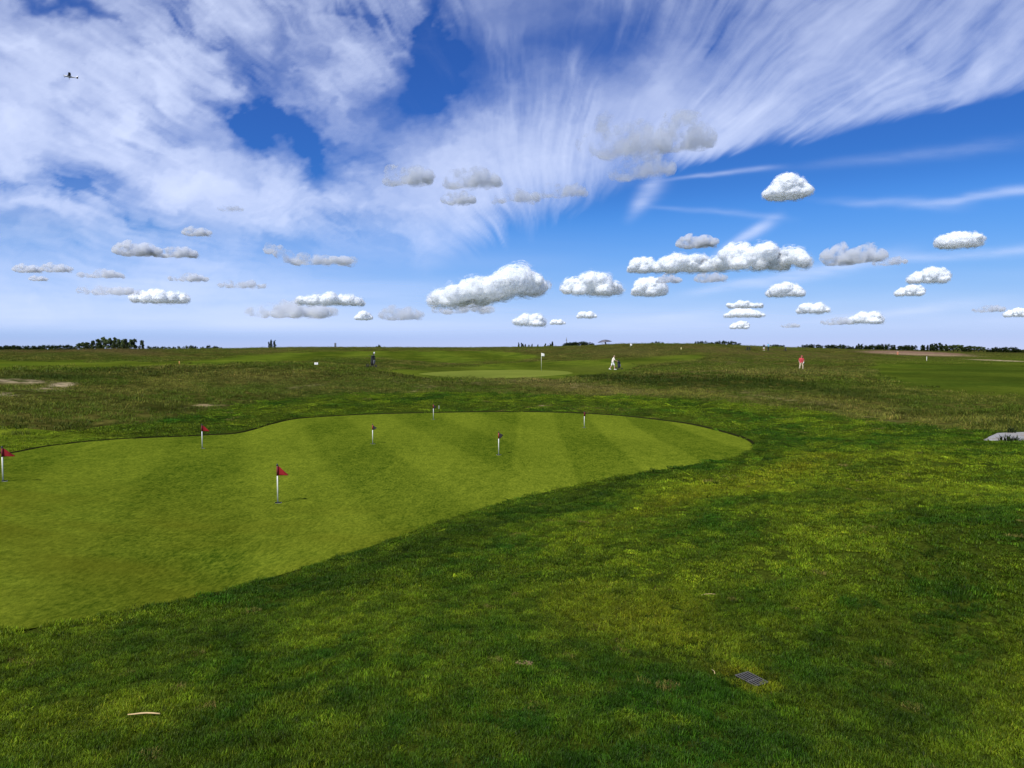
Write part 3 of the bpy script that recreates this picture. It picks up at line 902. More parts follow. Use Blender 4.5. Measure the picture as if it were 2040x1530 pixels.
# fringe: yellowed band along the green's right end and lighter run-off
dab(C(.095, .090, .010), .60 * sstep(.35, .6, n1) * (B(1580, 935, 150, 20, -19) + .6 * B(1330, 1000, 140, 22, -20) + .35 * B(1260, 1200, 260, 60, 8)))
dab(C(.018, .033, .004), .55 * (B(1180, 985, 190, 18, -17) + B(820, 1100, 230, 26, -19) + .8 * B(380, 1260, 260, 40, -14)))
Rg = ground_shape = X.shape
nr, nc = X.shape
ii = (np.arange(nr - 1)[:, None] * nc + np.arange(nc - 1)[None]).ravel()
me = mesh_np('ground', np.stack([X, Y, Z], -1).reshape(-1, 3), np.stack([ii, ii + 1, ii + nc + 1, ii + nc], 1))
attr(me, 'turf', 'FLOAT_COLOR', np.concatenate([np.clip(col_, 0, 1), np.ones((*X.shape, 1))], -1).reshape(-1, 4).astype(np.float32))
attr(me, 'coarse', 'FLOAT', (rough + .35 * fair).ravel().astype(np.float32))
def ground_material():
    m, n, l, out = new_mat('grassland')
    geo = n.new('ShaderNodeNewGeometry')
    at = n.new('ShaderNodeAttribute'); at.attribute_name = 'turf'
    ac = n.new('ShaderNodeAttribute'); ac.attribute_name = 'coarse'
    def noise(sc, stretch=(1, 1, 1), detail=4, rough=.65):
        mp = n.new('ShaderNodeMapping'); mp.inputs['Scale'].default_value = stretch
        l.new(geo.outputs['Position'], mp.inputs['Vector'])
        z = n.new('ShaderNodeTexNoise'); z.inputs['Scale'].default_value = sc; z.inputs['Detail'].default_value = detail; z.inputs['Roughness'].default_value = rough
        l.new(mp.outputs[0], z.inputs['Vector'])
        return z.outputs['Fac']
    fa, fb = noise(38, (1, .6, 1), 5, .7), noise(3.2, (1, .5, 1), 6, .72)
    mx = n.new('ShaderNodeMix'); mx.data_type = 'FLOAT'
    l.new(ac.outputs['Fac'], mx.inputs[0]); l.new(fa, mx.inputs[2]); l.new(fb, mx.inputs[3])
    mr = n.new('ShaderNodeMapRange'); mr.inputs[1].default_value = .32; mr.inputs[2].default_value = .70; mr.inputs[3].default_value = .35; mr.inputs[4].default_value = 1.75
    l.new(mx.outputs[0], mr.inputs[0])
    sc = n.new('ShaderNodeVectorMath'); sc.operation = 'SCALE'
    l.new(at.outputs['Color'], sc.inputs[0]); l.new(mr.outputs[0], sc.inputs['Scale'])
    p = n.new('ShaderNodeBsdfPrincipled'); p.inputs['Roughness'].default_value = 1; p.inputs['Specular IOR Level'].default_value = 0
    l.new(sc.outputs[0], p.inputs['Base Color'])
    bp = n.new('ShaderNodeBump'); bp.inputs['Strength'].default_value = .8; bp.inputs['Distance'].default_value = .05
    l.new(mx.outputs[0], bp.inputs['Height']); l.new(bp.outputs[0], p.inputs['Normal'])
    l.new(p.outputs[0], out.inputs['Surface'])
    return m
ground = obj_me('ground', me, ground_material())
tag(ground, 'rolling golf course land with rough, mown strips and mounds', kind='structure')

# ------------------------------------------------------------------ the far green beyond the first rise, mown as short
FG_PX = [(832, 745), (880, 741), (960, 738.2), (1050, 737.6), (1110, 739), (1142, 742.5), (1120, 747), (1040, 752), (960, 753.5), (890, 751)]
fg = [hit(px, py, 58, 130) for px, py in FG_PX]
FG = catmull([(p.x, p.y) for p in fg], 10)
fc = FG.mean(0)
NR2 = 24
t_ = np.arange(NR2 + 1) / NR2
FX, FY = fc[0] + (FG[None, :, 0] - fc[0]) * t_[:, None], fc[1] + (FG[None, :, 1] - fc[1]) * t_[:, None]
FZ = terrain(FX, FY) + .06
FZ[-1] -= .08
m_ = len(FG)
ii = (np.arange(NR2)[:, None] * m_ + np.arange(m_)[None]).ravel(); jj = (np.arange(NR2)[:, None] * m_ + (np.arange(m_)[None] + 1) % m_).ravel()
me = mesh_np('golf_green', np.stack([FX, FY, FZ], -1).reshape(-1, 3), np.stack([ii, jj, jj + m_, ii + m_], 1))
attr(me, 'mow', 'FLOAT', (fbm(FX.ravel() / 4, FY.ravel() / 5, 301, 3) - .5 + .2).astype(np.float32))
fgo = obj_me('golf_green', me, turf_material('far_turf', (.075, .10, .014), (.16, .19, .03), None, 12, .4))
tag(fgo, 'pale far golf green around the tall white pin flag', kind='structure')
# ------------------------------------------------------------------ grass: blades in clumps, strewn over the land as ground cover
def grass_mat(name, trans=.35):
    m, n, l, out = new_mat(name)
    ti = n.new('ShaderNodeAttribute'); ti.attribute_type = 'INSTANCER'; ti.attribute_name = 'tint'
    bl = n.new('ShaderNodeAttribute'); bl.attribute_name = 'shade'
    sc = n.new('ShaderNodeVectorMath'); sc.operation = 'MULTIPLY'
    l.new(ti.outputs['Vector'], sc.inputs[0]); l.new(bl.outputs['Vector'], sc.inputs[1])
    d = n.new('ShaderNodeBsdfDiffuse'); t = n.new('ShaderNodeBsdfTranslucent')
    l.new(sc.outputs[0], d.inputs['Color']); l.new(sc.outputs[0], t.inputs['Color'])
    ms = n.new('ShaderNodeMixShader'); ms.inputs[0].default_value = trans
    l.new(d.outputs[0], ms.inputs[1]); l.new(t.outputs[0], ms.inputs[2])
    gl = n.new('ShaderNodeBsdfGlossy'); gl.inputs['Roughness'].default_value = .5; gl.inputs['Color'].default_value = (.8, .9, .7, 1)
    m2 = n.new('ShaderNodeMixShader'); m2.inputs[0].default_value = .010
    l.new(ms.outputs[0], m2.inputs[1]); l.new(gl.outputs[0], m2.inputs[2])
    l.new(m2.outputs[0], out.inputs['Surface'])
    return m

def blades(rg, n, spread, h, w, lean, kind='grass'):
    """n bent blades round the origin -> verts, quads, colour factors"""
    ang = rg.uniform(0, 2 * np.pi, n); rad = spread * np.sqrt(rg.uniform(0, 1, n))
    bx, by = rad * np.cos(ang), rad * np.sin(ang)
    H = h * rg.uniform(.55, 1.25, n)
    dr = rg.uniform(0, 2 * np.pi, n); ln = lean * rg.uniform(.2, 1.4, n) * H
    fx, fy = np.cos(dr), np.sin(dr)
    sx, sy = -fy, fx
    ww = w * rg.uniform(.6, 1.3, n)
    V = np.zeros((n, 6, 3)); 
    for k, (t, wk) in enumerate(((0, 1.0), (.55, .85), (1.0, .12))):
        ox, oy = bx + fx * ln * t * t, by + fy * ln * t * t
        z = H * (t - .12 * lean * t * t)
        for s, q in ((-1, 0), (1, 1)):
            V[:, 2 * k + q, 0] = ox + s * sx * ww * wk / 2
            V[:, 2 * k + q, 1] = oy + s * sy * ww * wk / 2
            V[:, 2 * k + q, 2] = z
    V[:, :2, 2] -= .006
    b = np.arange(n)[:, None] * 6
    Fq = np.concatenate([b + np.array([[0, 1, 3, 2]]), b + np.array([[2, 3, 5, 4]])], 0)
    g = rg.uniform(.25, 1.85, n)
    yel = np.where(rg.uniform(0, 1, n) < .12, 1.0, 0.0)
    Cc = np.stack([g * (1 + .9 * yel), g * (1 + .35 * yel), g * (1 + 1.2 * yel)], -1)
    Cv = np.repeat(Cc[:, None, :], 6, 1) * np.array([.88, .88, .96, .96, 1.12, 1.12])[None, :, None]  # slight root shade put into the colour; tips naturally lighter
    return V.reshape(-1, 3), Fq, Cv.reshape(-1, 3)

def scatter(name, label, clumps, P, tint, scale, rng, mat, kind='stuff', tilt=.15):
    """one object: its mesh holds the clump shapes and the loose points they are set on"""
    Vs, Fs, Cs, ids, off = [], [], [], [], 0
    for k, (v, f, c) in enumerate(clumps):
        Vs.append(v); Fs.append(f + off); Cs.append(c); ids.append(np.full(len(v), k)); off += len(v)
    nv = off; n = len(P)
    V = np.concatenate(Vs + [P]).astype(np.float32)
    me = mesh_np(name, V, np.concatenate(Fs))
    pad = lambda a, d: np.concatenate([a, d])
    attr(me, 'seed_point', 'BOOLEAN', np.concatenate([np.zeros(nv, bool), np.ones(n, bool)]))
    attr(me, 'cid', 'INT', np.concatenate(ids + [np.zeros(n)]).astype(np.int32))
    attr(me, 'pick', 'INT', np.concatenate([np.zeros(nv), rng.integers(0, len(clumps), n)]).astype(np.int32))
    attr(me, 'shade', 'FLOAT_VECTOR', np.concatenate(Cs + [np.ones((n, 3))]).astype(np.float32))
    attr(me, 'tint', 'FLOAT_VECTOR', np.concatenate([np.ones((nv, 3)), tint]).astype(np.float32))
    rot = np.stack([rng.normal(0, tilt, n), rng.normal(0, tilt, n), rng.uniform(0, 6.283, n)], 1)
    attr(me, 'turn', 'FLOAT_VECTOR', np.concatenate([np.zeros((nv, 3)), rot]).astype(np.float32))
    sc3 = np.stack([scale[0], scale[0], scale[1]], 1)
    attr(me, 'size', 'FLOAT_VECTOR', np.concatenate([np.ones((nv, 3)), sc3]).astype(np.float32))
    me.materials.append(mat)
    o = bpy.data.objects.new(name, me); COL.objects.link(o)
    tag(o, label, None, None, kind)
    ng = bpy.data.node_groups.new(name, 'GeometryNodeTree')
    ng.interface.new_socket('Geometry', in_out='INPUT', socket_type='NodeSocketGeometry')
    ng.interface.new_socket('Geometry', in_out='OUTPUT', socket_type='NodeSocketGeometry')
    N, L = ng.nodes, ng.links
    gi, go = N.new('NodeGroupInput'), N.new('NodeGroupOutput')
    def na(nm, t):
        q = N.new('GeometryNodeInputNamedAttribute'); q.data_type = t; q.inputs['Name'].default_value = nm
        return q.outputs['Attribute']
    sep = N.new('GeometryNodeSeparateGeometry'); sep.domain = 'POINT'
    L.new(gi.outputs[0], sep.inputs['Geometry']); L.new(na('seed_point', 'BOOLEAN'), sep.inputs['Selection'])
    spl = N.new('GeometryNodeSplitToInstances'); spl.domain = 'POINT'
    L.new(sep.outputs['Inverted'], spl.inputs['Geometry']); L.new(na('cid', 'INT'), spl.inputs['Group ID'])
    iop = N.new('GeometryNodeInstanceOnPoints')
    L.new(sep.outputs['Selection'], iop.inputs['Points']); L.new(spl.outputs['Instances'], iop.inputs['Instance'])
    iop.inputs['Pick Instance'].default_value = True
    L.new(na('pick', 'INT'), iop.inputs['Instance Index'])
    e2r = N.new('FunctionNodeEulerToRotation'); L.new(na('turn', 'FLOAT_VECTOR'), e2r.inputs[0])
    L.new(e2r.outputs[0], iop.inputs['Rotation']); L.new(na('size', 'FLOAT_VECTOR'), iop.inputs['Scale'])
    L.new(iop.outputs['Instances'], go.inputs[0])
    md = o.modifiers.new('strew', 'NODES'); md.node_group = ng
    return o

GM = grass_mat('grass_blade', .35)
rg = np.random.default_rng(11)
SLAB_PX = [(1955, 877.5), (1962, 873), (1975, 866), (1985, 862.8), (2060, 860.5), (2140, 862), (2160, 872), (2150, 878), (2060, 878.5), (1990, 879)]
SLAB = np.array([(p.x, p.y) for p in (hit(*q) for q in SLAB_PX)])
GC = [hit(*q) for q in ((1482, 1342.5), (1528, 1360), (1509.5, 1371.5), (1471.5, 1349))]
GRATE_POLY = np.array([(p.x, p.y) for p in GC])
FOVX = R(41)

def ground_tint(x, y, z):
    """what colour the turf has at a spot, as for the soil sheet but for single clumps"""
    PX, PY, D = ppix(x, y, z - ZC)
    a, b, c, d = fbm(x / 1.1, y / 1.3, 401, 4), fbm(x / 3.6, y / 3.6, 403, 3), fbm(x / .28, y / .28, 405, 3), fbm(x / .6, y / .9, 407, 3)
    e = fbm(x / .11, y / .13, 421, 3)
    t = sstep(.36, .72, .28 * a + .20 * b + .18 * c + .14 * d + .20 * e)
    lo, hi = np.array([.018, .058, .002]), np.array([.135, .190, .006])
    col = lo * (1 - t[:, None]) + hi * t[:, None]
    q = lambda *k: B(*k, PX=PX, PY=PY)
    far_ = sstep(6.5, 11, np.hypot(x, y))
    col = col * (1.30 + .22 * far_)[:, None]
    rim_ = np.exp(-(np.maximum(0, -sdist(x, y, GRATE_POLY)) / .10) ** 2) * .8
    yel = rim_ + .75 * sstep(.35, .6, a) * q(1590, 930, 150, 22, -19) + .5 * q(1330, 1000, 140, 26, -20) + .45 * q(1270, 1230, 240, 70, 8) + .35 * q(1750, 960, 200, 60, -10) \
        + .25 * q(120, 1430, 200, 60, 0) + .3 * q(2030, 1350, 70, 160, 0) + .35 * q(1430, 1335, 60, 16, 10)
    yel = np.clip(.72 * yel * (.4 + 1.1 * d), 0, .9)[:, None]
    col = col * (1 - yel) + np.array([.180, .180, .006]) * yel
    co = .85 * q(200, 868, 330, 13, -4, 1.5) + .8 * q(560, 822, 110, 13, -16, 1.5) + .7 * q(900, 811, 330, 8, -1, 2) + .5 * q(1250, 822, 150, 7, 5, 2) + .5 * q(1420, 838, 60, 10, 14) + .4 * q(1500, 815, 260, 8, 8)
    co = np.clip(co * (.5 + .9 * a), 0, .85)[:, None]
    col = col * (1 - co) + np.array([.105, .150, .006]) * co
    dk = .8 * q(1180, 985, 210, 22, -17) + .75 * q(820, 1105, 250, 34, -19) + .4 * q(1530, 885, 50, 22, 0) + .5 * q(340, 1280, 280, 46, -12) + .75 * q(1760, 1420, 190, 150, 0) + .45 * q(1900, 1100, 120, 120, 0) + .35 * q(1100, 1500, 400, 50, 0) + .2 * q(600, 1500, 500, 60, 0)  # darker turf; lower right also darkened in the colour for lens falloff
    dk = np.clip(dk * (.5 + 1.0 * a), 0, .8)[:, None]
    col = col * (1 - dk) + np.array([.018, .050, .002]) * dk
    col = col * np.exp(rg.normal(-.05, .28, len(x)))[:, None] * (1 + .5 * (fbm(x / .17, y / .26, 423, 3) - .5))[:, None]
    dr = (rg.uniform(0, 1, len(x)) < .004)[:, None]
    return np.where(dr, np.array([.16, .15, .03]), col)

def half(r1):
    return 1.30 if r1 < 8 else 1.05 if r1 < 12 else .92 if r1 < 22 else FOVX + .08
def sector(n, r0, r1):
    r = np.sqrt(rg.uniform(r0 * r0, r1 * r1, n)); t = rg.uniform(-half(r1), half(r1), n)
    return r * np.sin(t), r * np.cos(t)
def fringe(spacing, r0, r1, spread, nbl, h, w):
    area = half(r1) * (r1 * r1 - r0 * r0)
    x, y = sector(int(area / spacing ** 2), r0, r1)
    s = green_sd(x, y)
    k = s < -spread * .55
    if r0 < 30: k &= sdist(x, y, SLAB) < -spread * .6
    if r0 < 8: k &= sdist(x, y, GRATE_POLY) < -spread * .72
    x, y = x[k], y[k]
    z = terrain(x, y)
    PX, PY, D = ppix(x, y, z - ZC)
    sm, fa = zones(x, y, PX, PY)
    k = (rg.uniform(0, 1, len(x)) < sm) & ((np.hypot(x, y) < 12) | (sm > .35))
    x, y, z = x[k], y[k], z[k]
    z = z + .022 * (fbm(x / .9, y / .9, 95, 3) - .5)
    s = green_sd(x, y)
    hz = rg.uniform(.7, 1.25, len(x)) * (0.45 + 1.1 * fbm(x / .22, y / .22, 409, 3))
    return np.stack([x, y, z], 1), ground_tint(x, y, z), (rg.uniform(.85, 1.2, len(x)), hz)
def clumps(nvar, n, spread, h, w, lean=.9):
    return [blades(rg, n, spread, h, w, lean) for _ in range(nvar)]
bands_ = ((.050, 1.7, 6.2, .055, 190, .016, .0019), (.085, 6.0, 11.5, .09, 230, .016, .0030), (.16, 11.2, 20, .17, 320, .017, .0048), (.30, 19.5, 36, .32, 340, .020, .009))
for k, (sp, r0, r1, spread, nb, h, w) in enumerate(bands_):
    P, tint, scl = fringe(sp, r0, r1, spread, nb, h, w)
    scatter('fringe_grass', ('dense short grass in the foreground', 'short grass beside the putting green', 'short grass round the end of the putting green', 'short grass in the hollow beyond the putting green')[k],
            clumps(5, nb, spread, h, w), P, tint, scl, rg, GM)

# long, dry grass on the banks and mounds
def on_ground(px, r):
    q = at_dist(px, 735, r)
    return Vector((q.x, q.y, tz(q.x, q.y)))
RED = on_ground(1596, 87)
CLEAR = [(hit(741, 733.2, 30), .75), (hit(1221, 736.8, 58), .9), (RED, .35), (hit(630, 730, 30), .15), (hit(357.5, 728, 20), .2)]
def rough_pts(spacing, r0, r1, spread):
    area = half(r1) * (r1 * r1 - r0 * r0)
    x, y = sector(int(area / spacing ** 2), r0, r1)
    z = terrain(x, y)
    PX, PY, D = ppix(x, y, z - ZC)
    sm, fa = zones(x, y, PX, PY)
    fa = np.where(np.hypot(x, y) > 33, fa, 0)
    ro = np.clip(1 - sm - fa, 0, 1)
    bare = 1.2 * (B(34, 760.5, 60, 6, 1, 2, PX, PY) + B(124, 767, 26, 5.5, -4, 2, PX, PY) + .6 * B(20, 786, 40, 4, 0, 1, PX, PY) + B(408, 808, 32, 3, -3, 1, PX, PY)
                  + .7 * B(612, 769, 26, 2.4, -6, 1, PX, PY)) + (B(1825, 704, 118, 5, 2, 3, PX, PY) * (np.hypot(x, y) > 140)) + B(1990, 718.2, 60, 1.6, 2.2, 2, PX, PY)
    thin = sstep(.28, .50, fbm(x / 1.6, y / 1.6, 411, 4)) * .75 + .25
    k = rg.uniform(0, 1, len(x)) < ro * thin * np.clip(1 - bare, 0, 1)
    for c_, d_ in CLEAR: k &= np.hypot(x - c_.x, y - c_.y) > d_ + spread * .6
    x, y, z, PX, PY = x[k], y[k], z[k], PX[k], PY[k]
    z = z + (0.16 * (fbm(x / 1.7, y / 1.7, 91, 4) - .5) + .10 * (fbm(x / .55, y / .55, 93, 3) - .5)) * sstep(16, 26, np.hypot(x, y)) * (1 - sstep(160, 320, np.hypot(x, y)))
    a, b, c = fbm(x / 2.2, y / 3, 413, 4), fbm(x / 9, y / 9, 415, 3), fbm(x / .5, y / .5, 417, 2)
    t = sstep(.32, .68, .45 * a + .25 * b + .3 * c)[:, None]
    col = np.array([.046, .070, .005]) * (1 - t) + np.array([.175, .188, .026]) * t
    gsh = (.75 * sstep(.46, .6, fbm(x / 4, y / 5, 419, 4)))[:, None]
    col = col * (1 - gsh) + np.array([.075, .125, .008]) * gsh
    dry = .6 * np.clip(.7 * B(1120, 768, 190, 12, 6, 1.5, PX, PY) + .6 * B(1250, 700, 130, 12, 0, 1, PX, PY) + .5 * B(1600, 740, 160, 9, 0, 1, PX, PY) + .5 * B(1650, 806, 250, 6, 9, 1, PX, PY) + .4 * B(560, 760, 160, 14, 4, 1, PX, PY), 0, .8)[:, None]
    col = col * (1 - dry) + np.array([.22, .175, .05]) * dry
    weed = np.clip(B(1400, 762, 210, 13, 2, 2, PX, PY) + .9 * B(1190, 753, 80, 5, 6, 1, PX, PY) + .9 * B(100, 752, 110, 7, 0, 1, PX, PY) + .5 * B(350, 740, 200, 9, 0, 1, PX, PY) + .8 * B(1680, 785, 140, 10, 8, 1, PX, PY), 0, .85)[:, None]
    col = col * (1 - weed) + np.array([.028, .050, .004]) * weed
    brn = np.clip(.75 * B(222, 699, 120, 8, 2, 2, PX, PY) + .5 * B(60, 699, 90, 5, 0, 2, PX, PY), 0, .8)[:, None]
    col = col * (1 - brn) + np.array([.062, .046, .014]) * brn
    hh = rg.uniform(.5, 1.3, len(x)) * (.6 + .8 * c) * (1 + .5 * weed[:, 0])
    return np.stack([x, y, z], 1), col, (rg.uniform(.8, 1.3, len(x)), hh)
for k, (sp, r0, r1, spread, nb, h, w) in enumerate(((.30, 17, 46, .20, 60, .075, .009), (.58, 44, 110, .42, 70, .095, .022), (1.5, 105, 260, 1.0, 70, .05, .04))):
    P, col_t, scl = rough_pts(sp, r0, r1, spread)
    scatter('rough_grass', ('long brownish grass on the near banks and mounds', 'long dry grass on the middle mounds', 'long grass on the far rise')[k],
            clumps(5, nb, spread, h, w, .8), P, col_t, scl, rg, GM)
# ------------------------------------------------------------------ paint, cloth, metal
M_WHITE = simple_mat('white_paint', (.80, .80, .76), .4, .06, 30)
M_RED = simple_mat('red_cloth', (.33, .006, .010), .8, .15, 60, trans=.15)
M_MAROON = simple_mat('dark_red_cloth', (.16, .010, .016), .8, .15, 60, trans=.1)
M_BLACKCLOTH = simple_mat('black_cloth', (.012, .009, .011), .8, .2, 60)
M_REDTUBE = simple_mat('red_sleeve', (.24, .022, .012), .6, .1, 60)
M_BLACK = simple_mat('black_plastic', (.012, .012, .013), .45, .2, 40)
M_CUP = simple_mat('depth_shade_black', (.004, .004, .003), 1, .2, 40, spec=0)
M_IRON = simple_mat('cast_iron', (.085, .084, .080), .85, .35, 70, bump=.4, spec=.15)
M_SKIN = simple_mat('skin', (.52, .32, .22), .55, .06, 30)
M_HAIR = simple_mat('hair', (.30, .20, .11), .7, .2, 50)
M_GREYMETAL = simple_mat('grey_metal', (.07, .07, .075), .4, .1, 30, metallic=.3)
M_RUBBER = simple_mat('rubber', (.015, .015, .015), .8, .2, 50)

M_RIM = simple_mat('hole_liner', (.30, .31, .26), .7, .1, 30, spec=.2)

# ------------------------------------------------------------------ practice flags
def cloth_shape(name, outline, mat, amp, seed, edge):
    """a pennant cut to an outline in the x-z plane, rippling along x, with a little thickness"""
    rr = random.Random(seed)
    bm = bmesh.new()
    nx, nz = 12, 8
    # outline given as functions: bottom and top height at each x from 0..L
    L, f = outline
    ph = rr.uniform(0, 6)
    grid = []
    for i in range(nx + 1):
        x = L * i / nx
        b, t = f(x / L)
        rowv = []
        for k in range(nz + 1):
            z = b + (t - b) * k / nz
            y = amp * math.sin(ph + 5.5 * x / L + 1.3 * k / nz) * (x / L) + edge * x
            rowv.append(bm.verts.new((x, y, z)))
        grid.append(rowv)
    for i in range(nx):
        for k in range(nz):
            bm.faces.new((grid[i][k], grid[i + 1][k], grid[i + 1][k + 1], grid[i][k + 1]))
    bmesh.ops.remove_doubles(bm, verts=bm.verts, dist=.0006)
    bmesh.ops.solidify(bm, geom=bm.faces[:], thickness=.002)
    return bm
def practice_flag(px, pbase, ptop, kind, label, seed):
    p = hit(px, pbase)
    p.z += .012
    r = math.hypot(p.x, p.y)
    H = (pbase - ptop) / F_PX * r * .995
    t = thing('practice_flag', label, 'golf flag', p, math.atan2(-p.x, p.y) * .6, 'practice flags on the putting green')
    bm = bmesh.new(); tube(bm, [(0, 0, -.01), (0, 0, H * .97)], .0092, 10); obj_bm('pole', bm, M_WHITE, t)
    bm = bmesh.new(); tube(bm, [(0, 0, H * .945), (0, 0, H * .965), (0, 0, H)], [.012, .014, .009], 10); obj_bm('cap', bm, M_BLACK, t)
    s0, s1 = H * .70, H * .94
    bm = bmesh.new(); tube(bm, [(0, 0, s0), (0, 0, s1)], .0125, 12); obj_bm('flag_sleeve', bm, M_MAROON if kind in 'rs' else M_REDTUBE, t)
    h = s1 - s0
    if kind == 'r':      # drooping to its lower corner
        out, mat, edge = (.148, lambda u: (s0 + .002 - .006 * u, s0 + (h * (1 - u) if u > .18 else h * .985 - .2 * h * u) * 1.0 + .001)), M_RED, .15
        f = lambda u: (s0 - .004 * u, s0 + .002 + h * min(1, 1.16 * (1 - u)))
    elif kind == 'b':    # tip at two thirds height
        f = lambda u: (s0 + .35 * h * max(0, (u - .35) / .65) * 1.2 if u > .35 else s0, s1 - h * .58 * u); edge = -.25
    elif kind == 'c':
        f = lambda u: (s0 + h * .62 * max(0, (u - .4) / .6), s1 - h * .34 * u); edge = -.3
    else:                # hanging folded, seen edge on
        f = lambda u: (s0 - .01 * u, s1 - .012 * u); edge = 1.5
    L = {'r': .150, 'b': .105, 'c': .100, 's': .040}[kind]
    obj_bm('flag', cloth_shape('flag', (L, f), None, .016, seed, edge), {'r': M_RED, 's': M_MAROON}.get(kind, M_BLACKCLOTH), t)
    # the hole it stands in belongs to the green
    bm = bmesh.new()
    tube(bm, [(0, 0, -.01), (0, 0, .004)], .052, 20)
    hole = obj_bm('hole', bm, M_CUP, green); hole.location = p + Vector((0, 0, -.002))  # solid black disc on the turf; the hole's inner shade is its colour
    bm = bmesh.new()
    for k in range(24):
        a, b = 2 * math.pi * k / 24, 2 * math.pi * (k + 1) / 24
        q = [bm.verts.new((math.cos(w) * rr_, math.sin(w) * rr_, z)) for w in (a, b) for rr_, z in ((.0525, .0045), (.0555, .0045), (.0555, -.01))]
        bm.faces.new((q[0], q[1], q[4], q[3])); bm.faces.new((q[1], q[2], q[5], q[4]))
    bmesh.ops.remove_doubles(bm, verts=bm.verts, dist=.0005)
    obj_bm('hole_rim', bm, M_RIM, hole)
practice_flag(553.5, 1003, 928, 'r', 'red flag nearest to the camera, its shadow falling beside it', 1)
practice_flag(403, 894, 849, 'r', 'red flag by the back left edge of the green', 2)
practice_flag(6, 960, 902, 'r', 'red flag at the left border of the photo', 3)
practice_flag(742.5, 885, 845.5, 'b', 'black flag in the middle of the green with a red sleeve', 4)
practice_flag(993.5, 907, 860, 'c', 'largest black flag, right of the green centre', 5)
practice_flag(863.5, 836, 805, 'b', 'small black flag at the far edge of the green', 6)
practice_flag(1164, 852.5, 820, 's', 'dark red flag hanging folded, farthest right on the green', 7)

# ------------------------------------------------------------------ pins and markers farther off
def pin_flag(px, pbase, ptop, label, H=None, flagw=.30, r0=1.5, mat=M_WHITE, fl=True):
    p = hit(px, pbase, r0)
    r = math.hypot(p.x, p.y)
    H = H or (pbase - ptop) / F_PX * r
    t = thing('pin_flag', label, 'golf flag', p, 0)
    bm = bmesh.new(); tube(bm, [(0, 0, -.03), (0, 0, H)], .016 if r < 100 else .03, 8); obj_bm('pole', bm, M_PIN, t)
    if fl:
        obj_bm('flag', cloth_shape('flag', (flagw, lambda u: (H - flagw * 1.05 - .12 * flagw * u, H - .01 - .3 * flagw * u)), None, .04, 9, .1), mat, t)
    return t
M_PIN = simple_mat('cream_paint', (.72, .70, .55), .5, .06, 20)
pin_flag(1078.5, 740.2, 703, 'tall pin with a white flag on the far golf green', None, .34, 60)
pin_flag(1255.5, 692, 684.5, 'tiny white pin flag on the crest right of the parasol', None, .40, 60)
def post(px, pbase, ptop, label, cat, colr, w=.05, name='marker_post', r0=20, cap=None):
    p = hit(px, pbase, r0)
    r = math.hypot(p.x, p.y)
    H = (pbase - ptop) / F_PX * r
    t = thing(name, label, cat, p)
    bm = bmesh.new(); box(bm, (0, 0, H * .5 - .02), (w, w, H + .04), None, w * .15); obj_bm('stake', bm, simple_mat('stake_paint', colr, .6, .1, 20), t, False)
    bm = bmesh.new(); box(bm, (0, 0, H + .015), (w * 1.15, w * 1.15, .03), None, .006); obj_bm('stake_cap', bm, simple_mat('cap_paint', cap or colr, .6, .1, 20), t, False)
    return t
post(357.5, 728, 721, 'orange wooden post between the rough and the left fairway', 'post', (.62, .30, .08), .06)
post(1846, 718.5, 711.5, 'thin white post in the field on the right', 'post', (.75, .72, .6), .09)
post(1788, 707, 701, 'white topped orange marker in front of the brown earth', 'post', (.55, .22, .12), .3, cap=(.85, .85, .82))
post(1357, 696, 692.5, 'small yellowish marker on the slope right of the parasol', 'post', (.62, .56, .25), .18)
post(874.5, 815, 809.5, 'thin pale stake in the grass behind the small black flag', 'post', (.45, .48, .38), .02, r0=20)
# twin white boards
p = hit(630, 730, 30); r = p.xy.length
t = thing('marker_sign', 'pair of small white boards standing in the left rough', 'sign', p)
for s in (-1, 1):
    bm = bmesh.new(); box(bm, (s * .068, 0, .20), (.118, .02, .155), None, .006); obj_bm('board', bm, M_WHITE, t, False)
bm = bmesh.new(); tube(bm, [(0, .02, -.05), (0, .02, .26)], .016, 8); obj_bm('post', bm, M_BLACK, t)

# ------------------------------------------------------------------ drain grate in the foreground
cs = [hit(*q) for q in ((1482, 1342.5), (1528, 1360), (1509.5, 1371.5), (1471.5, 1349))]
cen = sum(cs, Vector()) / 4
uu = ((cs[1] - cs[0]) + (cs[2] - cs[3])) / 2; vv = ((cs[3] - cs[0]) + (cs[2] - cs[1])) / 2
Lu, Lv = uu.length, vv.length
angu = math.atan2(uu.y, uu.x)
cross = uu.x * vv.y - uu.y * vv.x
Lv = abs(cross) / Lu
t = thing('drain_grate', 'small dark iron drain grate sunk in the foreground grass', 'drain grate', cen + Vector((0, 0, .008)), angu)
for s in (-1, 1):
    bm = bmesh.new(); box(bm, (0, s * Lv * .475, .002), (Lu, Lv * .05, .006), None, .001); obj_bm('rim', bm, M_IRON, t, False)
    bm = bmesh.new(); box(bm, (s * Lu * .48, 0, .002), (Lu * .04, Lv * .898, .005), None, .001); obj_bm('rim', bm, M_IRON, t, False)
for k in range(4):
    bm = bmesh.new(); box(bm, (0, Lv * (-.285 + .19 * k), .0027), (Lu * .918, Lv * .075, .0026), None, .0006); obj_bm('bar', bm, M_IRON, t, False)
bm = bmesh.new(); box(bm, (Lu * .08, 0, .0016), (Lu * .05, Lv * .898, .0028), None, .0006); obj_bm('cross_bar', bm, M_IRON, t, False)
bm = bmesh.new(); box(bm, (0, 0, -.006), (Lu * .97, Lv * .96, .014)); obj_bm('pit_shade', bm, M_CUP, t, False)  # black plate above the soil, coloured as the shade between the bars
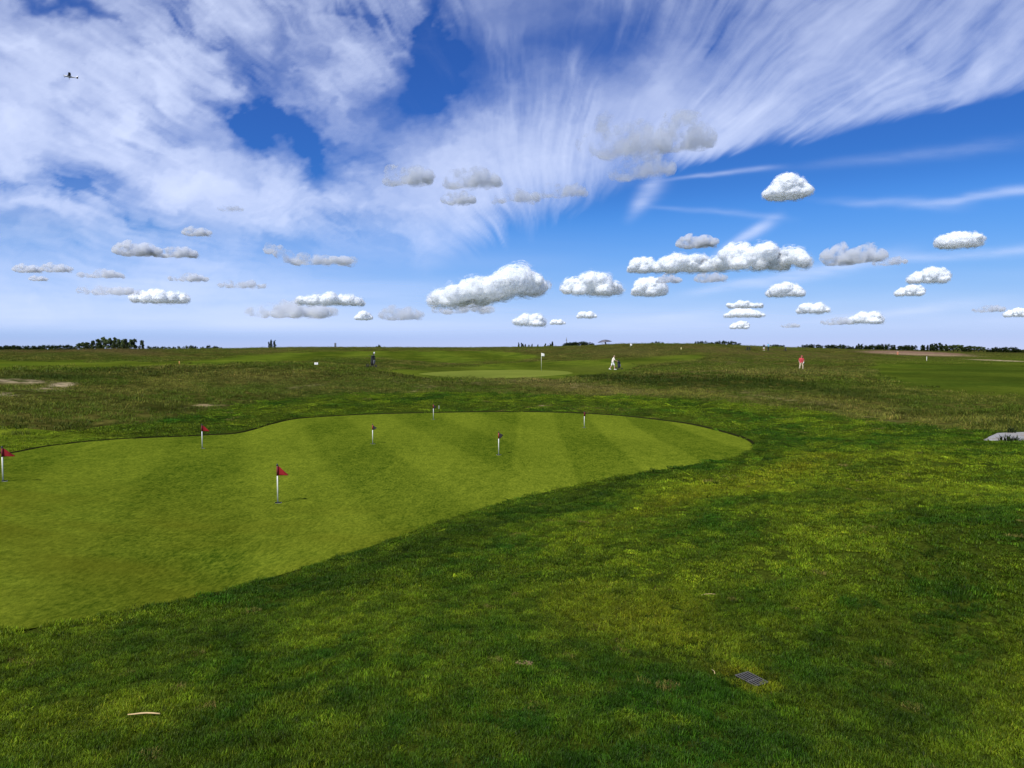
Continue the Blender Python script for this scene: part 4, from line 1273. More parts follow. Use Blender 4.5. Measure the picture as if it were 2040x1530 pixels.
# ------------------------------------------------------------------ twigs and weeds on the turf
M_TWIG = simple_mat('dry_twig', (.50, .36, .17), .7, .25, 60, bump=.3)
def twig(pts, label, rad):
    P = [hit(*q) + Vector((0, 0, .028)) for q in pts]
    o = sum(P, Vector()) / len(P)
    bm = bmesh.new()
    n = len(P)
    tube(bm, [q - o for q in P], [rad * (.55 + .45 * math.sin(math.pi * (k + .6) / (n + .4))) for k in range(n)], 7)
    b = obj_bm('twig', bm, M_TWIG); b.location = o
    tag(b, label, 'twig')
twig([(255, 1434.5), (268, 1433.5), (280, 1432), (292, 1431.2), (305, 1431.6), (319, 1432.8)], 'pale bent twig lying on the grass at the lower left', .0042)
twig([(1397, 1192.5), (1406, 1190.5), (1415, 1190), (1425, 1190.8)], 'thin pale twig on the grass above the drain grate', .0018)
twig([(1418, 1343), (1423, 1347), (1424, 1352)], 'short straw curl on the grass left of the drain grate', .002)
M_WEED = simple_mat('weed_leaf', (.030, .075, .006), 1, .3, 25, trans=.2, spec=0)
M_SOIL = simple_mat('bare_soil', (.135, .105, .050), 1, .4, 60, bump=.6, spec=0)
p = hit(1047, 1326.5)
bm = bmesh.new()
for k in range(18):
    a = rnd.uniform(0, 6.28); q = rnd.uniform(0, 1) ** .5
    ball(bm, (math.cos(a) * q * .055, math.sin(a) * q * .03, rnd.uniform(.0, .006)), (rnd.uniform(.006, .013), rnd.uniform(.006, .011), rnd.uniform(.004, .008)), 1)
b = obj_bm('divot', bm, M_SOIL); b.location = p + Vector((0, 0, .016))
tag(b, 'small bare divot of pale crumbled soil in the lawn', 'divot')

# ------------------------------------------------------------------ gravel slab at the right edge
def gravel_mat():
    m, n, l, out = new_mat('pale_gravel')
    geo = n.new('ShaderNodeNewGeometry')
    v = n.new('ShaderNodeTexVoronoi'); v.inputs['Scale'].default_value = 55
    z = n.new('ShaderNodeTexNoise'); z.inputs['Scale'].default_value = 4; z.inputs['Detail'].default_value = 6
    l.new(geo.outputs['Position'], v.inputs['Vector']); l.new(geo.outputs['Position'], z.inputs['Vector'])
    mx = n.new('ShaderNodeMix'); mx.data_type = 'RGBA'; mx.inputs[6].default_value = (.20, .195, .185, 1); mx.inputs[7].default_value = (.40, .395, .38, 1)
    l.new(v.outputs['Color'], mx.inputs[0])
    m2 = n.new('ShaderNodeMix'); m2.data_type = 'RGBA'; m2.inputs[7].default_value = (.24, .20, .15, 1)
    mr = n.new('ShaderNodeMapRange'); mr.inputs[1].default_value = .52; mr.inputs[2].default_value = .68; mr.inputs[4].default_value = .7
    l.new(z.outputs['Fac'], mr.inputs[0]); l.new(mr.outputs[0], m2.inputs[0]); l.new(mx.outputs[2], m2.inputs[6])
    p = n.new('ShaderNodeBsdfPrincipled'); p.inputs['Roughness'].default_value = .95; p.inputs['Specular IOR Level'].default_value = .1
    l.new(m2.outputs[2], p.inputs['Base Color'])
    b = n.new('ShaderNodeBump'); b.inputs['Strength'].default_value = 1; b.inputs['Distance'].default_value = .012
    l.new(v.outputs['Distance'], b.inputs['Height']); l.new(b.outputs[0], p.inputs['Normal'])
    l.new(p.outputs[0], out.inputs['Surface'])
    return m
sp = catmull(SLAB, 8)
sp = sp + np.stack([fbm(sp[:, 0] * 4, sp[:, 1] * 4, 501, 3) - .5, fbm(sp[:, 0] * 4, sp[:, 1] * 4, 503, 3) - .5], 1) * .10
sc_ = sp.mean(0); NRs = 14; t_ = np.arange(NRs + 1) / NRs
SX, SY = sc_[0] + (sp[None, :, 0] - sc_[0]) * t_[:, None], sc_[1] + (sp[None, :, 1] - sc_[1]) * t_[:, None]
SZ = terrain(SX, SY) + .012 + .012 * (fbm(SX * 3, SY * 3, 505, 3) - .5)
SZ[-1] -= .05
m_ = len(sp)
ii = (np.arange(NRs)[:, None] * m_ + np.arange(m_)[None]).ravel(); jj = (np.arange(NRs)[:, None] * m_ + (np.arange(m_)[None] + 1) % m_).ravel()
me = mesh_np('gravel_path', np.stack([SX, SY, SZ], -1).reshape(-1, 3), np.stack([ii, jj, jj + m_, ii + m_], 1))
tag(obj_me('gravel_path', me, gravel_mat()), 'end of a pale grey gravel path at the right edge', kind='structure')
M_WEED2 = simple_mat('coarse_weed', (.020, .030, .010), 1, .3, 25, trans=.15, spec=0)
def tuft(px, py, h, w, label, n=26, seed=0, mat=None, name='weed_tuft'):
    rg2 = np.random.default_rng(seed); p = hit(px, py)
    v, f, c = blades(rg2, n, w, h, h * .12, 1.0)
    o = obj_me(name, mesh_np(name, v, f), mat or M_WEED2); o.location = p
    tag(o, label, 'weed')
tuft(1046, 1347, .036, .05, 'dark leafy weed in the lawn just below the pale divot', 90, 11, M_WEED, 'broadleaf_weed')
tuft(1200, 1406, .034, .05, 'low dark weed in the lawn, lower left of the drain grate', 80, 12, M_WEED, 'broadleaf_weed')
tuft(2012, 880, .16, .20, 'dark weed tuft growing over the front edge of the gravel path', 60, 3)
tuft(2026, 879, .10, .10, 'small weed tuft at the gravel path edge, nearer the photo border', 30, 4)
tuft(2014, 863, .16, .10, 'weed tuft behind the gravel path', 30, 6)

# ------------------------------------------------------------------ people
def blob_mesh(name, caps, balls, vox, smooth_it=2):
    bm = bmesh.new()
    for (a, b, ra, rb) in caps:
        a, b = Vector(a), Vector(b)
        n = 4
        tube(bm, [a.lerp(b, i / n) for i in range(n + 1)], [ra + (rb - ra) * i / n for i in range(n + 1)], 12)
        ball(bm, a, ra, 2); ball(bm, b, rb, 2)
    for (c, r) in balls:
        ball(bm, c, r, 3)
    me = bpy.data.meshes.new('tmp'); bm.to_mesh(me); bm.free()
    o = bpy.data.objects.new('tmp', me); COL.objects.link(o)
    md = o.modifiers.new('r', 'REMESH'); md.mode = 'VOXEL'; md.voxel_size = vox
    sm = o.modifiers.new('s', 'SMOOTH'); sm.iterations = smooth_it; sm.factor = .5
    dg = bpy.context.evaluated_depsgraph_get(); dg.update()
    m2 = bpy.data.meshes.new_from_object(o.evaluated_get(dg)); m2.name = name
    bpy.data.objects.remove(o); bpy.data.meshes.remove(me)
    return m2
def hand(caps, wrist, direction, curl, s=1.0, side=1):
    """palm, four unequal bent fingers and a thumb leaving the side of the palm"""
    w = Vector(wrist); d = Vector(direction).normalized()
    sidev = d.cross(Vector((0, 0, 1)));
    sidev = Vector((0, 1, 0)) if sidev.length < .1 else sidev.normalized()
    nrm = sidev.cross(d).normalized() * curl
    pe = w + d * .085 * s
    caps.append((w, pe, .026 * s, .036 * s))
    for k, ln in enumerate((.066, .076, .071, .056)):
        b0 = pe + sidev * (.026 - .0175 * k) * s
        b1 = b0 + (d * .85 - nrm * .35).normalized() * ln * .5 * s
        b2 = b1 + (d * .3 - nrm * .9).normalized() * ln * .5 * s
        caps.append((b0 - d * .02, b1, .0095, .009)); caps.append((b1, b2, .009, .0075))
    tb = w + d * .03 * s + sidev * .028 * s * side
    t1 = tb + (d * .6 + sidev * side * .7).normalized() * .035 * s
    t2 = t1 + (d * .8 - nrm * .5).normalized() * .03 * s
    caps.append((tb, t1, .013, .011)); caps.append((t1, t2, .011, .009))
def person(label, loc, rotz, J, top, bottom, shoe, vox=.010, hat=None, long_legs=False, glove=None, scale=1.0, hair=None):
    """J gives the joints, x forward, y to the figure's left"""
    t = thing('person', label, 'person', loc, rotz)
    t.scale = (scale,) * 3
    V_ = Vector
    caps, balls = [], []
    hipc, neck, head = V_(J['hip']), V_(J['neck']), V_(J['head'])
    chest = hipc.lerp(neck, .68)
    side = (V_(J['shl']) - V_(J['shr'])).normalized()
    for s in (-1, 1):
        caps.append((hipc + side * .075 * s, chest + side * .085 * s, .118, .125))
        caps.append((chest + side * .085 * s, V_(J['shl' if s > 0 else 'shr']), .115, .062))
    caps.append((chest, neck, .12, .062)); caps.append((neck, head - V_((0, 0, .03)), .056, .054))
    for s in 'lr':
        h, k, a, toe = (V_(J[n + s]) for n in ('th', 'kn', 'an', 'to'))
        caps += [(h, k, .088, .057), (k, a, .056, .038), (a, toe, .04, .03), (k.lerp(a, .15), k.lerp(a, .4), .06, .058)]
        sh, el_, wr = (V_(J[n + s]) for n in ('sh', 'el', 'wr'))
        caps += [(sh, el_, .052, .040), (el_, wr, .040, .026)]
        hand(caps, wr, wr - el_, 1, 1.0, 1 if s == 'l' else -1)
    f = V_(J['face']).normalized()
    balls += [(head, (.079, .074, .108)), (head + f * .022 - V_((0, 0, .045)), (.06, .055, .06)), (head + f * .088 - V_((0, 0, .008)), (.020, .014, .020))]
    ear = f.cross(V_((0, 0, 1))).normalized()
    for s in (-1, 1):
        balls.append((head + ear * s * .076 - V_((0, 0, .01)), (.022, .012, .030)))
    obj_me('body', blob_mesh('body', caps, balls, vox), M_SKIN, t)
    for s in (-1, 1):
        bm = bmesh.new(); ball(bm, head + f * .068 + ear * s * .03 + V_((0, 0, .012)), .011, 1)
        obj_bm('eye', bm, M_BLACK, t)
    bm = bmesh.new(); tube(bm, [head + f * .076 - ear * .025 - V_((0, 0, .058)), head + f * .082 - V_((0, 0, .06)), head + f * .076 + ear * .025 - V_((0, 0, .058))], [.004, .007, .004], 6)
    obj_bm('mouth', bm, M_LIP, t)
    # shirt
    cs_ = []
    for s in (-1, 1):
        cs_.append((hipc + side * .075 * s + V_((0, 0, .0)), chest + side * .085 * s, .138, .142))
        cs_.append((chest + side * .085 * s, V_(J['shl' if s > 0 else 'shr']), .128, .076))
        sh, el_ = (V_(J['sh' + ('l' if s > 0 else 'r')]), V_(J['el' + ('l' if s > 0 else 'r')]))
        cs_.append((sh, sh.lerp(el_, .75), .074, .066))
    cs_.append((chest, neck, .13, .072))
    obj_me('shirt', blob_mesh('shirt', cs_, [], max(vox, .014)), top, t)
    cs_ = [(hipc + side * .07, hipc - side * .07, .135, .135)]
    for s in 'lr':
        h, k, a = (V_(J[n + s]) for n in ('th', 'kn', 'an'))
        cs_.append((h, k if long_legs else h.lerp(k, .82), .108, .088 if not long_legs else .078))
        if long_legs: cs_.append((k, a + (k - a) * .05, .078, .060))
    obj_me('trousers' if long_legs else 'shorts', blob_mesh('trousers', cs_, [], max(vox, .014)), bottom, t)
    for s in 'lr':
        a, toe = V_(J['an' + s]), V_(J['to' + s])
        d = (toe - a); d.z = 0; d.normalize()
        z0 = min(a.z, toe.z) - .035
        q = [(a - d * .05 + V_((0, 0, -.035)), a + d * .04 + V_((0, 0, -.03)), .048, .05), (a + d * .03 + V_((0, 0, -.035)), toe + d * .05 + V_((0, 0, -.002)), .05, .036), (a, a - V_((0, 0, .03)), .05, .05)]
        obj_me('shoe', blob_mesh('shoe', q, [], .012), shoe, t)
    hb = [(head - f * .012 + V_((0, 0, .028)), (.088, .083, .095))]
    bmh = blob_mesh('hair', [], hb, .012)
    # keep hair above the brow and off the face
    bm = bmesh.new(); bm.from_mesh(bmh); bpy.data.meshes.remove(bmh)
    dl = [v for v in bm.verts if ((v.co - head).dot(f) > .035 and v.co.z < head.z + .055) or v.co.z < head.z - .035]
    bmesh.ops.delete(bm, geom=dl, context='VERTS')
    obj_bm('hair', bm, hair or M_HAIR, t)
    if hat:
        bm = bmesh.new()
        ball(bm, head + V_((0, 0, .06)), (.10, .095, .075), 2)
        for v in bm.verts:
            v.co.z = max(v.co.z, head.z + .05)
        tube(bm, [head + f * .06 + V_((0, 0, .055)), head + f * .17 + V_((0, 0, .045))], [.06, .045], 10)
        obj_bm('cap', bm, hat, t)
    if glove:
        s = glove
        w = V_(J['wr' + s]); d = (w - V_(J['el' + s])).normalized()
        obj_me('glove', blob_mesh('glove', [(w - d * .02, w + d * .10, .038, .046)], [], .012), M_WHITE, t)
    return t
M_LIP = simple_mat('lips', (.36, .13, .11), .5, .1, 30)
M_SHIRTW = simple_mat('white_shirt', (.78, .70, .60), .85, .05, 14)
M_SHORTW = simple_mat('white_shorts', (.78, .79, .74), .85, .05, 14)
M_SHIRTR = simple_mat('red_shirt', (.55, .055, .065), .8, .1, 14)
M_BEIGE = simple_mat('beige_trousers', (.56, .46, .30), .8, .08, 14)
M_DARK = simple_mat('dark_cloth', (.018, .018, .022), .85, .2, 14)
M_SKYB = simple_mat('light_blue_shirt', (.20, .50, .72), .8, .08, 14)
M_CAPR = simple_mat('red_cap', (.42, .05, .06), .7, .1, 14)
J_walk = dict(hip=(0, 0, .95), neck=(.12, 0, 1.47), head=(.20, 0, 1.63), face=(1, 0, -.25), shl=(.10, .19, 1.40), shr=(.10, -.19, 1.40),
              thl=(-.01, .09, .90), knl=(-.12, .10, .50), anl=(-.36, .10, .14), tol=(-.25, .10, .06), thr=(.01, -.09, .90), knr=(.20, -.10, .51), anr=(.24, -.10, .09), tor=(.40, -.10, .05),
              ell=(.26, .24, 1.15), wrl=(.50, .18, 1.06), elr=(.24, -.24, 1.15), wrr=(.50, -.16, 1.06))
J_stand = dict(hip=(0, 0, .93), neck=(.04, 0, 1.46), head=(.09, 0, 1.61), face=(1, 0, -.45), shl=(.03, .20, 1.40), shr=(.03, -.20, 1.40),
               thl=(0, .10, .90), knl=(.03, .19, .49), anl=(-.02, .23, .09), tol=(.13, .26, .05), thr=(0, -.10, .90), knr=(.03, -.17, .49), anr=(-.02, -.20, .09), tor=(.13, -.23, .05),
               ell=(.06, .29, 1.13), wrl=(.24, .16, .93), elr=(.0, -.29, 1.13), wrr=(.07, -.25, .88))
p1 = hit(1220.5, 736.8, 58)
person('person in white shirt and white shorts, walking behind a golf bag trolley', p1, 0.0, J_walk, M_SHIRTW, M_SHORTW, M_WHITE, .010)
p2 = RED
person('person in red top and beige trousers standing in the rough, looking down', p2, R(-82), J_stand, M_SHIRTR, M_BEIGE, M_WHITE, .010, hat=M_CAPR, long_legs=True, glove='l', scale=.93)
p3 = hit(1522, 698.6, 100)
s3 = (698.6 - 686) / F_PX * p3.xy.length / 1.76
person('person in dark top and white shorts on the right hill crest', p3, R(100), J_stand, M_DARK, M_SHORTW, M_WHITE, .018, hair=M_DARK, scale=min(1.05, s3))
p4 = hit(1530.5, 698.2, 100)
s4 = (698.2 - 683.5) / F_PX * p4.xy.length / 1.76
person('person in light blue top and dark trousers on the right hill crest', p4, R(140), J_stand, M_SKYB, M_DARK, M_DARK, .018, long_legs=True, scale=min(1.1, s4))

# ------------------------------------------------------------------ golf trolleys with bags
def wheel(parent, c, r, w, ax='y'):
    o = bpy.data.objects.new('wheel', None); COL.objects.link(o); o.parent = parent; o.location = c
    bm = bmesh.new(); n = 20; prof = [(r * .78, -w / 2), (r * .95, -w / 2), (r, 0), (r * .95, w / 2), (r * .78, w / 2)]
    rings = [[bm.verts.new((math.cos(2 * math.pi * k / n) * q, y, math.sin(2 * math.pi * k / n) * q)) for q, y in prof] for k in range(n)]
    for k in range(n):
        a, b = rings[k], rings[(k + 1) % n]
        for i in range(5):
            bm.faces.new((a[i], b[i], b[(i + 1) % 5], a[(i + 1) % 5]))
    obj_bm('tyre', bm, M_RUBBER, o)
    bm = bmesh.new()
    for k in range(6):
        a = math.pi * k / 3
        tube(bm, [(0, 0, 0), (math.cos(a) * r * .8, 0, math.sin(a) * r * .8)], .012, 6)
    tube(bm, [(0, -w * .6, 0), (0, w * .6, 0)], r * .16, 10)
    obj_bm('rim', bm, M_BLACK, o)
def trolley(label, loc, rotz, tilt, bagcol, covers, big=True, scale=1.0, pocket=None):
    """x forward; the bag leans back over the axle"""
    t = thing('golf_trolley', label, 'golf trolley', loc, rotz)
    t.scale = (scale,) * 3
    rw = .165
    for s in (-1, 1): wheel(t, (-.12, s * .34, rw), rw, .08)
    wheel(t, (.58, 0, .13), .13, .06)
    bm = bmesh.new()
    tube(bm, [(-.12, -.30, rw), (-.12, .30, rw)], .014, 8)
    tube(bm, [(-.12, 0, rw), (.2, 0, .26), (.58, 0, .13)], .018, 8)
    tube(bm, [(.2, 0, .24), (.06, 0, .55), (-.10 + tilt, 0, 1.0)], .018, 8)
    obj_bm('frame', bm, M_GREYMETAL, t)
    bm = bmesh.new(); tube(bm, [(-.10 + tilt, 0, 1.0), (-.30 + tilt, 0, 1.10), (-.36 + tilt, -.09, 1.10)], .016, 8); tube(bm, [(-.30 + tilt, 0, 1.10), (-.36 + tilt, .09, 1.10)], .016, 8)
    obj_bm('handle', bm, M_BLACK, t)
    a, b = Vector((.16, 0, .22)), Vector((.16 - .05 + tilt, 0, 1.06))
    d = (b - a).normalized()
    bm = bmesh.new(); tube(bm, [a + d * k for k in (0, .02, .3, .6, .80, .82, .86)], [.14, .16, .165, .16, .165, .185, .18], 16)
    bag = obj_bm('bag', bm, bagcol, t)
    fw = Vector((d.z, 0, -d.x))
    bm = bmesh.new(); box(bm, a + d * .30 + fw * .19, (.11, .19, .36), Matrix.Rotation(math.atan2(d.x, d.z), 3, 'Y'), .03); obj_bm('pocket', bm, pocket or bagcol, bag)
    bm = bmesh.new(); box(bm, a + d * .62 + fw * .18, (.09, .16, .18), Matrix.Rotation(math.atan2(d.x, d.z), 3, 'Y'), .025); obj_bm('pocket', bm, M_BLACK, bag)
    bm = bmesh.new(); tube(bm, [a + d * .78 + Vector((0, .13, 0)), a + d * .55 + Vector((0, .22, 0)), a + d * .25 + Vector((0, .14, 0))], .014, 6); obj_bm('strap', bm, M_BLACK, bag)
    rr = random.Random(3)
    for k in range(7):
        o_ = Vector((rr.uniform(-.07, .07), rr.uniform(-.08, .08), 0)); q = a + d * .84 + o_
        L = rr.uniform(.10, .26)
        bm = bmesh.new(); tube(bm, [q, q + d * L], .007, 6)
        e = q + d * L
        box(bm, e + Vector((.03, 0, .01)), (.075, .028, .05), None, .01)
        obj_bm('club', bm, M_GREYMETAL if k % 2 else M_BLACK, t)
    for k, (cm_, dx, L) in enumerate(covers):
        q = a + d * .84 + Vector((dx, .02 * k, 0))
        bm = bmesh.new(); tube(bm, [q + d * L, q + d * (L + .10), q + d * (L + .20), q + d * (L + .235)], [.03, .045, .06, .035], 12); obj_bm('head_cover', bm, cm_, t)
    return t
M_BAGB = simple_mat('black_bag', (.014, .014, .016), .5, .3, 12)
M_BAGN = simple_mat('navy_bag', (.016, .018, .035), .5, .3, 12)
M_GREYP = simple_mat('grey_panel', (.12, .12, .13), .5, .15, 12)
p5 = hit(739, 733.2, 30); p5.z += .07
trolley('black golf bag on a three wheeled trolley with one white head cover', p5, R(-28), .16, M_BAGB, [(M_WHITE, .09, .12), (M_BLACK, -.02, .06)], pocket=M_GREYP, scale=1.1)
p6 = p1 + Vector((.62, 0.05, 0)); p6.z = tz(p6.x, p6.y)
trolley('dark upright golf bag trolley pushed by the person in white', p6, R(12), .02, M_BAGN, [(M_BLACK, 0, .05)], pocket=M_GREYP, scale=.92)
for px, py, lab, cv in ((1488, 698, 'dark golf bag trolley on the right crest, left one of two', []), (1492.5, 698, 'dark golf bag trolley on the right crest, right one of two', []),
                        (1564, 699, 'dark golf trolley with white gear right of the people on the crest', [(M_WHITE, .12, -.2), (M_WHITE, .05, .05)])):
    p = hit(px, py, 100)
    trolley(lab, p, R(35), .1, M_BAGB, cv, scale=min(1.0, 7.5 / F_PX * p.xy.length / 1.25), pocket=M_WHITE if cv else None)

# ------------------------------------------------------------------ parasol on the hill
pt = at_dist(1204.5, 676.6, 186); pb = at_dist(1207, 690, 186); zg = tz(pb.x, pb.y)
t = thing('parasol', 'wide grey parasol leaning on the hilltop behind the person in white', 'parasol', (pb.x, pb.y, zg))
top = pt - Vector((pb.x, pb.y, zg))
lean = Matrix.Rotation(R(-5), 3, 'Y')
bm = bmesh.new(); tube(bm, [(0.1, 0, -.1), (top.x, 0, top.z - .25)], .16, 8); obj_bm('pole', bm, M_DARK, t)
M_CANO = simple_mat('grey_canvas', (.075, .078, .10), .8, .2, 4)
M_CANL = simple_mat('pale_canvas', (.16, .16, .19), .8, .1, 4, trans=.2)
for k in range(8):
    bm = bmesh.new(); n = 5; g = []
    for i in range(n + 1):
        u = i / n; row = []
        for j in range(5):
            a = 2 * math.pi * (k + j / 4) / 8
            sag = 1 - .05 * math.sin(math.pi * j / 4) * u
            row.append(bm.verts.new(lean @ Vector((math.cos(a) * u * 1.80 * sag, math.sin(a) * u * 1.80 * sag, -.62 * u ** 1.9)) + top))
        g.append(row)
    for i in range(n):
        for j in range(4):
            bm.faces.new((g[i][j], g[i + 1][j], g[i + 1][j + 1], g[i][j + 1]))
    bmesh.ops.remove_doubles(bm, verts=bm.verts, dist=.001)
    bmesh.ops.solidify(bm, geom=bm.faces[:], thickness=.03)
    obj_bm('canopy_panel', bm, M_CANO if k % 2 == 0 else M_CANL, t)
    bm = bmesh.new(); a = 2 * math.pi * k / 8
    tube(bm, [lean @ Vector((0, 0, -.10)) + top, lean @ Vector((math.cos(a) * 1.72, math.sin(a) * 1.72, -.60)) + top], .02, 5); obj_bm('rib', bm, M_DARK, t)

# ------------------------------------------------------------------ far tower and mast
def far_post(px, pb, ptop, r, w, label, name, cat, mat):
    a = at_dist(px, pb, r); b = at_dist(px, ptop, r); z0 = tz(a.x, a.y)
    t = thing(name, label, cat, (a.x, a.y, z0))
    H = b.z - z0
    if name == 'mast':
        bm = bmesh.new()
        for k in range(3):
            q = 2 * math.pi * k / 3
            tube(bm, [(math.cos(q) * w, math.sin(q) * w, -1), (math.cos(q) * w * .35, math.sin(q) * w * .35, H)], w * .22, 5)
        for k in range(12):
            z = H * k / 12
            tube(bm, [(w, 0, z), (-w * .5, w * .87, z + H / 12), (-w * .5, -w * .87, z), (w, 0, z + H / 12)], w * .10, 4)
        obj_bm('lattice', bm, mat, t)
        bm = bmesh.new(); box(bm, (0, 0, H * .82), (w * 2.2, w * 2.2, H * .14), None, w * .2); obj_bm('antenna', bm, mat, t)
    else:
        bm = bmesh.new(); box(bm, (0, 0, H * .46), (w, w, H * .94 + 2), None, w * .05); obj_bm('wall', bm, mat, t, False)
        for k in range(6):
            bm = bmesh.new(); box(bm, (0, -w * .5, H * (.35 + .1 * k)), (w * .7, w * .06, H * .045)); obj_bm('window', bm, M_DARK, t, False)
        bm = bmesh.new(); box(bm, (0, 0, H * .965), (w * 1.1, w * 1.1, H * .07), None, w * .05); obj_bm('roof', bm, mat, t, False)
far_post(668, 691, 683, 1700, 3.6, 'far grey tower just above the left skyline', 'tower', 'tower', simple_mat('tower_wall', (.20, .22, .27), .8, .1, .2))
far_post(1128.5, 686, 672.3, 900, .55, 'thin lattice mast behind the hedge left of the parasol', 'mast', 'mast', simple_mat('mast_steel', (.22, .23, .26), .6, .1, .5))

# ------------------------------------------------------------------ trees on the skyline
def leaf_mat(name, a, b):
    m, n, l, out = new_mat(name)
    at = n.new('ShaderNodeAttribute'); at.attribute_name = 'leafmix'
    oi = n.new('ShaderNodeObjectInfo')
    mx = n.new('ShaderNodeMix'); mx.data_type = 'RGBA'; mx.inputs[6].default_value = (*a, 1); mx.inputs[7].default_value = (*b, 1)
    l.new(at.outputs['Fac'], mx.inputs[0])
    mr = n.new('ShaderNodeMapRange'); mr.inputs[3].default_value = .65; mr.inputs[4].default_value = 1.4
    l.new(oi.outputs['Random'], mr.inputs[0])
    sc = n.new('ShaderNodeVectorMath'); sc.operation = 'SCALE'; l.new(mx.outputs[2], sc.inputs[0]); l.new(mr.outputs[0], sc.inputs['Scale'])
    d = n.new('ShaderNodeBsdfDiffuse'); t = n.new('ShaderNodeBsdfTranslucent'); ms = n.new('ShaderNodeMixShader'); ms.inputs[0].default_value = .25
    l.new(sc.outputs[0], d.inputs['Color']); l.new(sc.outputs[0], t.inputs['Color'])
    l.new(d.outputs[0], ms.inputs[1]); l.new(t.outputs[0], ms.inputs[2]); l.new(ms.outputs[0], out.inputs['Surface'])
    return m
M_LEAF = leaf_mat('dark_foliage', (.010, .018, .006), (.040, .058, .016))
M_LEAF2 = leaf_mat('grey_green_foliage', (.035, .055, .018), (.11, .14, .05))
M_BARK = simple_mat('bark', (.05, .04, .03), .9, .2, 8)
def crown_mesh(kind, seed):
    g = np.random.default_rng(seed)
    if kind == 'poplar':
        cl = [(g.normal(0, .03), g.normal(0, .03), .10 + .82 * i / 13, .105 * math.sin(math.pi * min(.96, .22 + .76 * i / 13)) ** .8 + .012) for i in range(14)]
    elif kind == 'airy':
        cl = [(g.uniform(-.22, .22), g.uniform(-.22, .22), g.uniform(.28, .9), g.uniform(.08, .15)) for _ in range(15)] + [(0, 0, .93, .07)]
        cl = [(x * (1.25 - z), y * (1.25 - z), z, q) for x, y, z, q in cl]
    else:
        cl = [(g.uniform(-.34, .34), g.uniform(-.34, .34), g.uniform(.10, .80), g.uniform(.13, .22)) for _ in range(20)]
        cl = [(x, y, min(z, .86 - .9 * (x * x + y * y) ), q) for x, y, z, q in cl]
    Vs, n = [], 0
    mixv = []
    for (x, y, z, q) in cl:
        k = int(46 if kind != 'airy' else 34)
        d = g.normal(size=(k, 3)); d /= np.linalg.norm(d, axis=1)[:, None]
        c = np.array([x, y, z]) + d * q * g.uniform(.45, 1.08, k)[:, None]
        c[:, 2] = np.maximum(c[:, 2], .02)
        a = g.normal(size=(k, 3)); a /= np.linalg.norm(a, axis=1)[:, None]
        b = np.cross(a, d); b /= np.linalg.norm(b, axis=1)[:, None] + 1e-9
        s = g.uniform(.030, .062, k)[:, None] * (.8 if kind == 'poplar' else 1)
        Vs.append(np.stack([c - a * s - b * s * .5, c + a * s * .3 - b * s * .6, c + a * s + b * s * .4, c - a * s * .2 + b * s * .7], 1).reshape(-1, 3))
        mixv.append(np.repeat(g.uniform(0, 1, k), 4))
    V = np.concatenate(Vs); F_ = np.arange(len(V)).reshape(-1, 4)
    me = mesh_np('crown', V, F_)
    attr(me, 'leafmix', 'FLOAT', np.concatenate(mixv).astype(np.float32))
    return me
def trunk_mesh(kind, seed):
    rr = random.Random(seed); bm = bmesh.new()
    tube(bm, [(0, 0, -.12), (.005, 0, .2), (-.005, .005, .55), (0, 0, .86)], [.030, .024, .015, .004], 7)
    for k in range(5):
        a = rr.uniform(0, 6.28); z = rr.uniform(.2, .6); L = .22 if kind != 'poplar' else .07
        tube(bm, [(0, 0, z), (math.cos(a) * L * .5, math.sin(a) * L * .5, z + .10), (math.cos(a) * L, math.sin(a) * L, z + .22)], [.012, .008, .003], 5)
    me = bpy.data.meshes.new('trunk'); bmesh.ops.recalc_face_normals(bm, faces=bm.faces); bm.to_mesh(me); bm.free(); me.materials.append(M_BARK)
    return me
PROTO = {}
for kind in ('round', 'poplar', 'airy'):
    for v in range(4):
        c = crown_mesh(kind, 31 * v + len(kind)); c.materials.append(M_LEAF2 if kind == 'airy' else M_LEAF)
        PROTO[kind, v] = (c, trunk_mesh(kind, v))
NAMES = {'round': 'broadleaf_tree', 'poplar': 'poplar_tree', 'airy': 'young_tree'}
def tree(px, ptop, r, kind, wpx, label, group, k=0):
    b = at_dist(px, ptop, r); z0 = tz(b.x, b.y) - .05
    H = max(1.2, (b.z - z0) * 1.10 + .3)
    W = wpx / F_PX * r
    t = thing(NAMES[kind], label, 'tree', (b.x, b.y, z0), rnd.uniform(0, 6.28), group)
    wn_ = {'round': .95, 'poplar': .24, 'airy': .62}[kind]
    t.scale = (W / wn_, W / wn_, H)
    c, tr_ = PROTO[kind, k % 4]
    link(bpy.data.objects.new('crown', c), t); link(bpy.data.objects.new('trunk', tr_), t)
ORD = 'leftmost second third fourth fifth sixth seventh eighth ninth tenth eleventh twelfth thirteenth fourteenth fifteenth sixteenth seventeenth eighteenth nineteenth twentieth'.split()
def row(items, r, kind, w, label, group, jit=.06):
    for k, (x, y) in enumerate(items):
        lb = ('leftmost ' if k == 0 else 'rightmost ' if k == len(items) - 1 else ORD[k] + ' from the left: ') + label
        tree(x, y + rnd.uniform(-.3, .3), r * (1 + rnd.uniform(-jit, jit)), kind, w * rnd.uniform(.8, 1.25), lb, group, k + int(x))
row([(4 + 7.2 * k, 687.4 + 1.6 * vnoise(k * .6, 3., 5)) for k in range(21)], 760, 'round', 13, 'low dark tree in the far wood at the left edge', 'far wood at the left')
row([(158, 686), (165, 684), (173, 684.5), (186, 681), (195, 678.5), (206, 674.5), (212, 679), (219, 677), (228, 675.3), (235, 678), (243, 680), (250, 678), (260, 679), (268, 678)], 430, 'airy', 14, 'young grey green tree in the clump on the left mound', 'tree clump on the left mound')
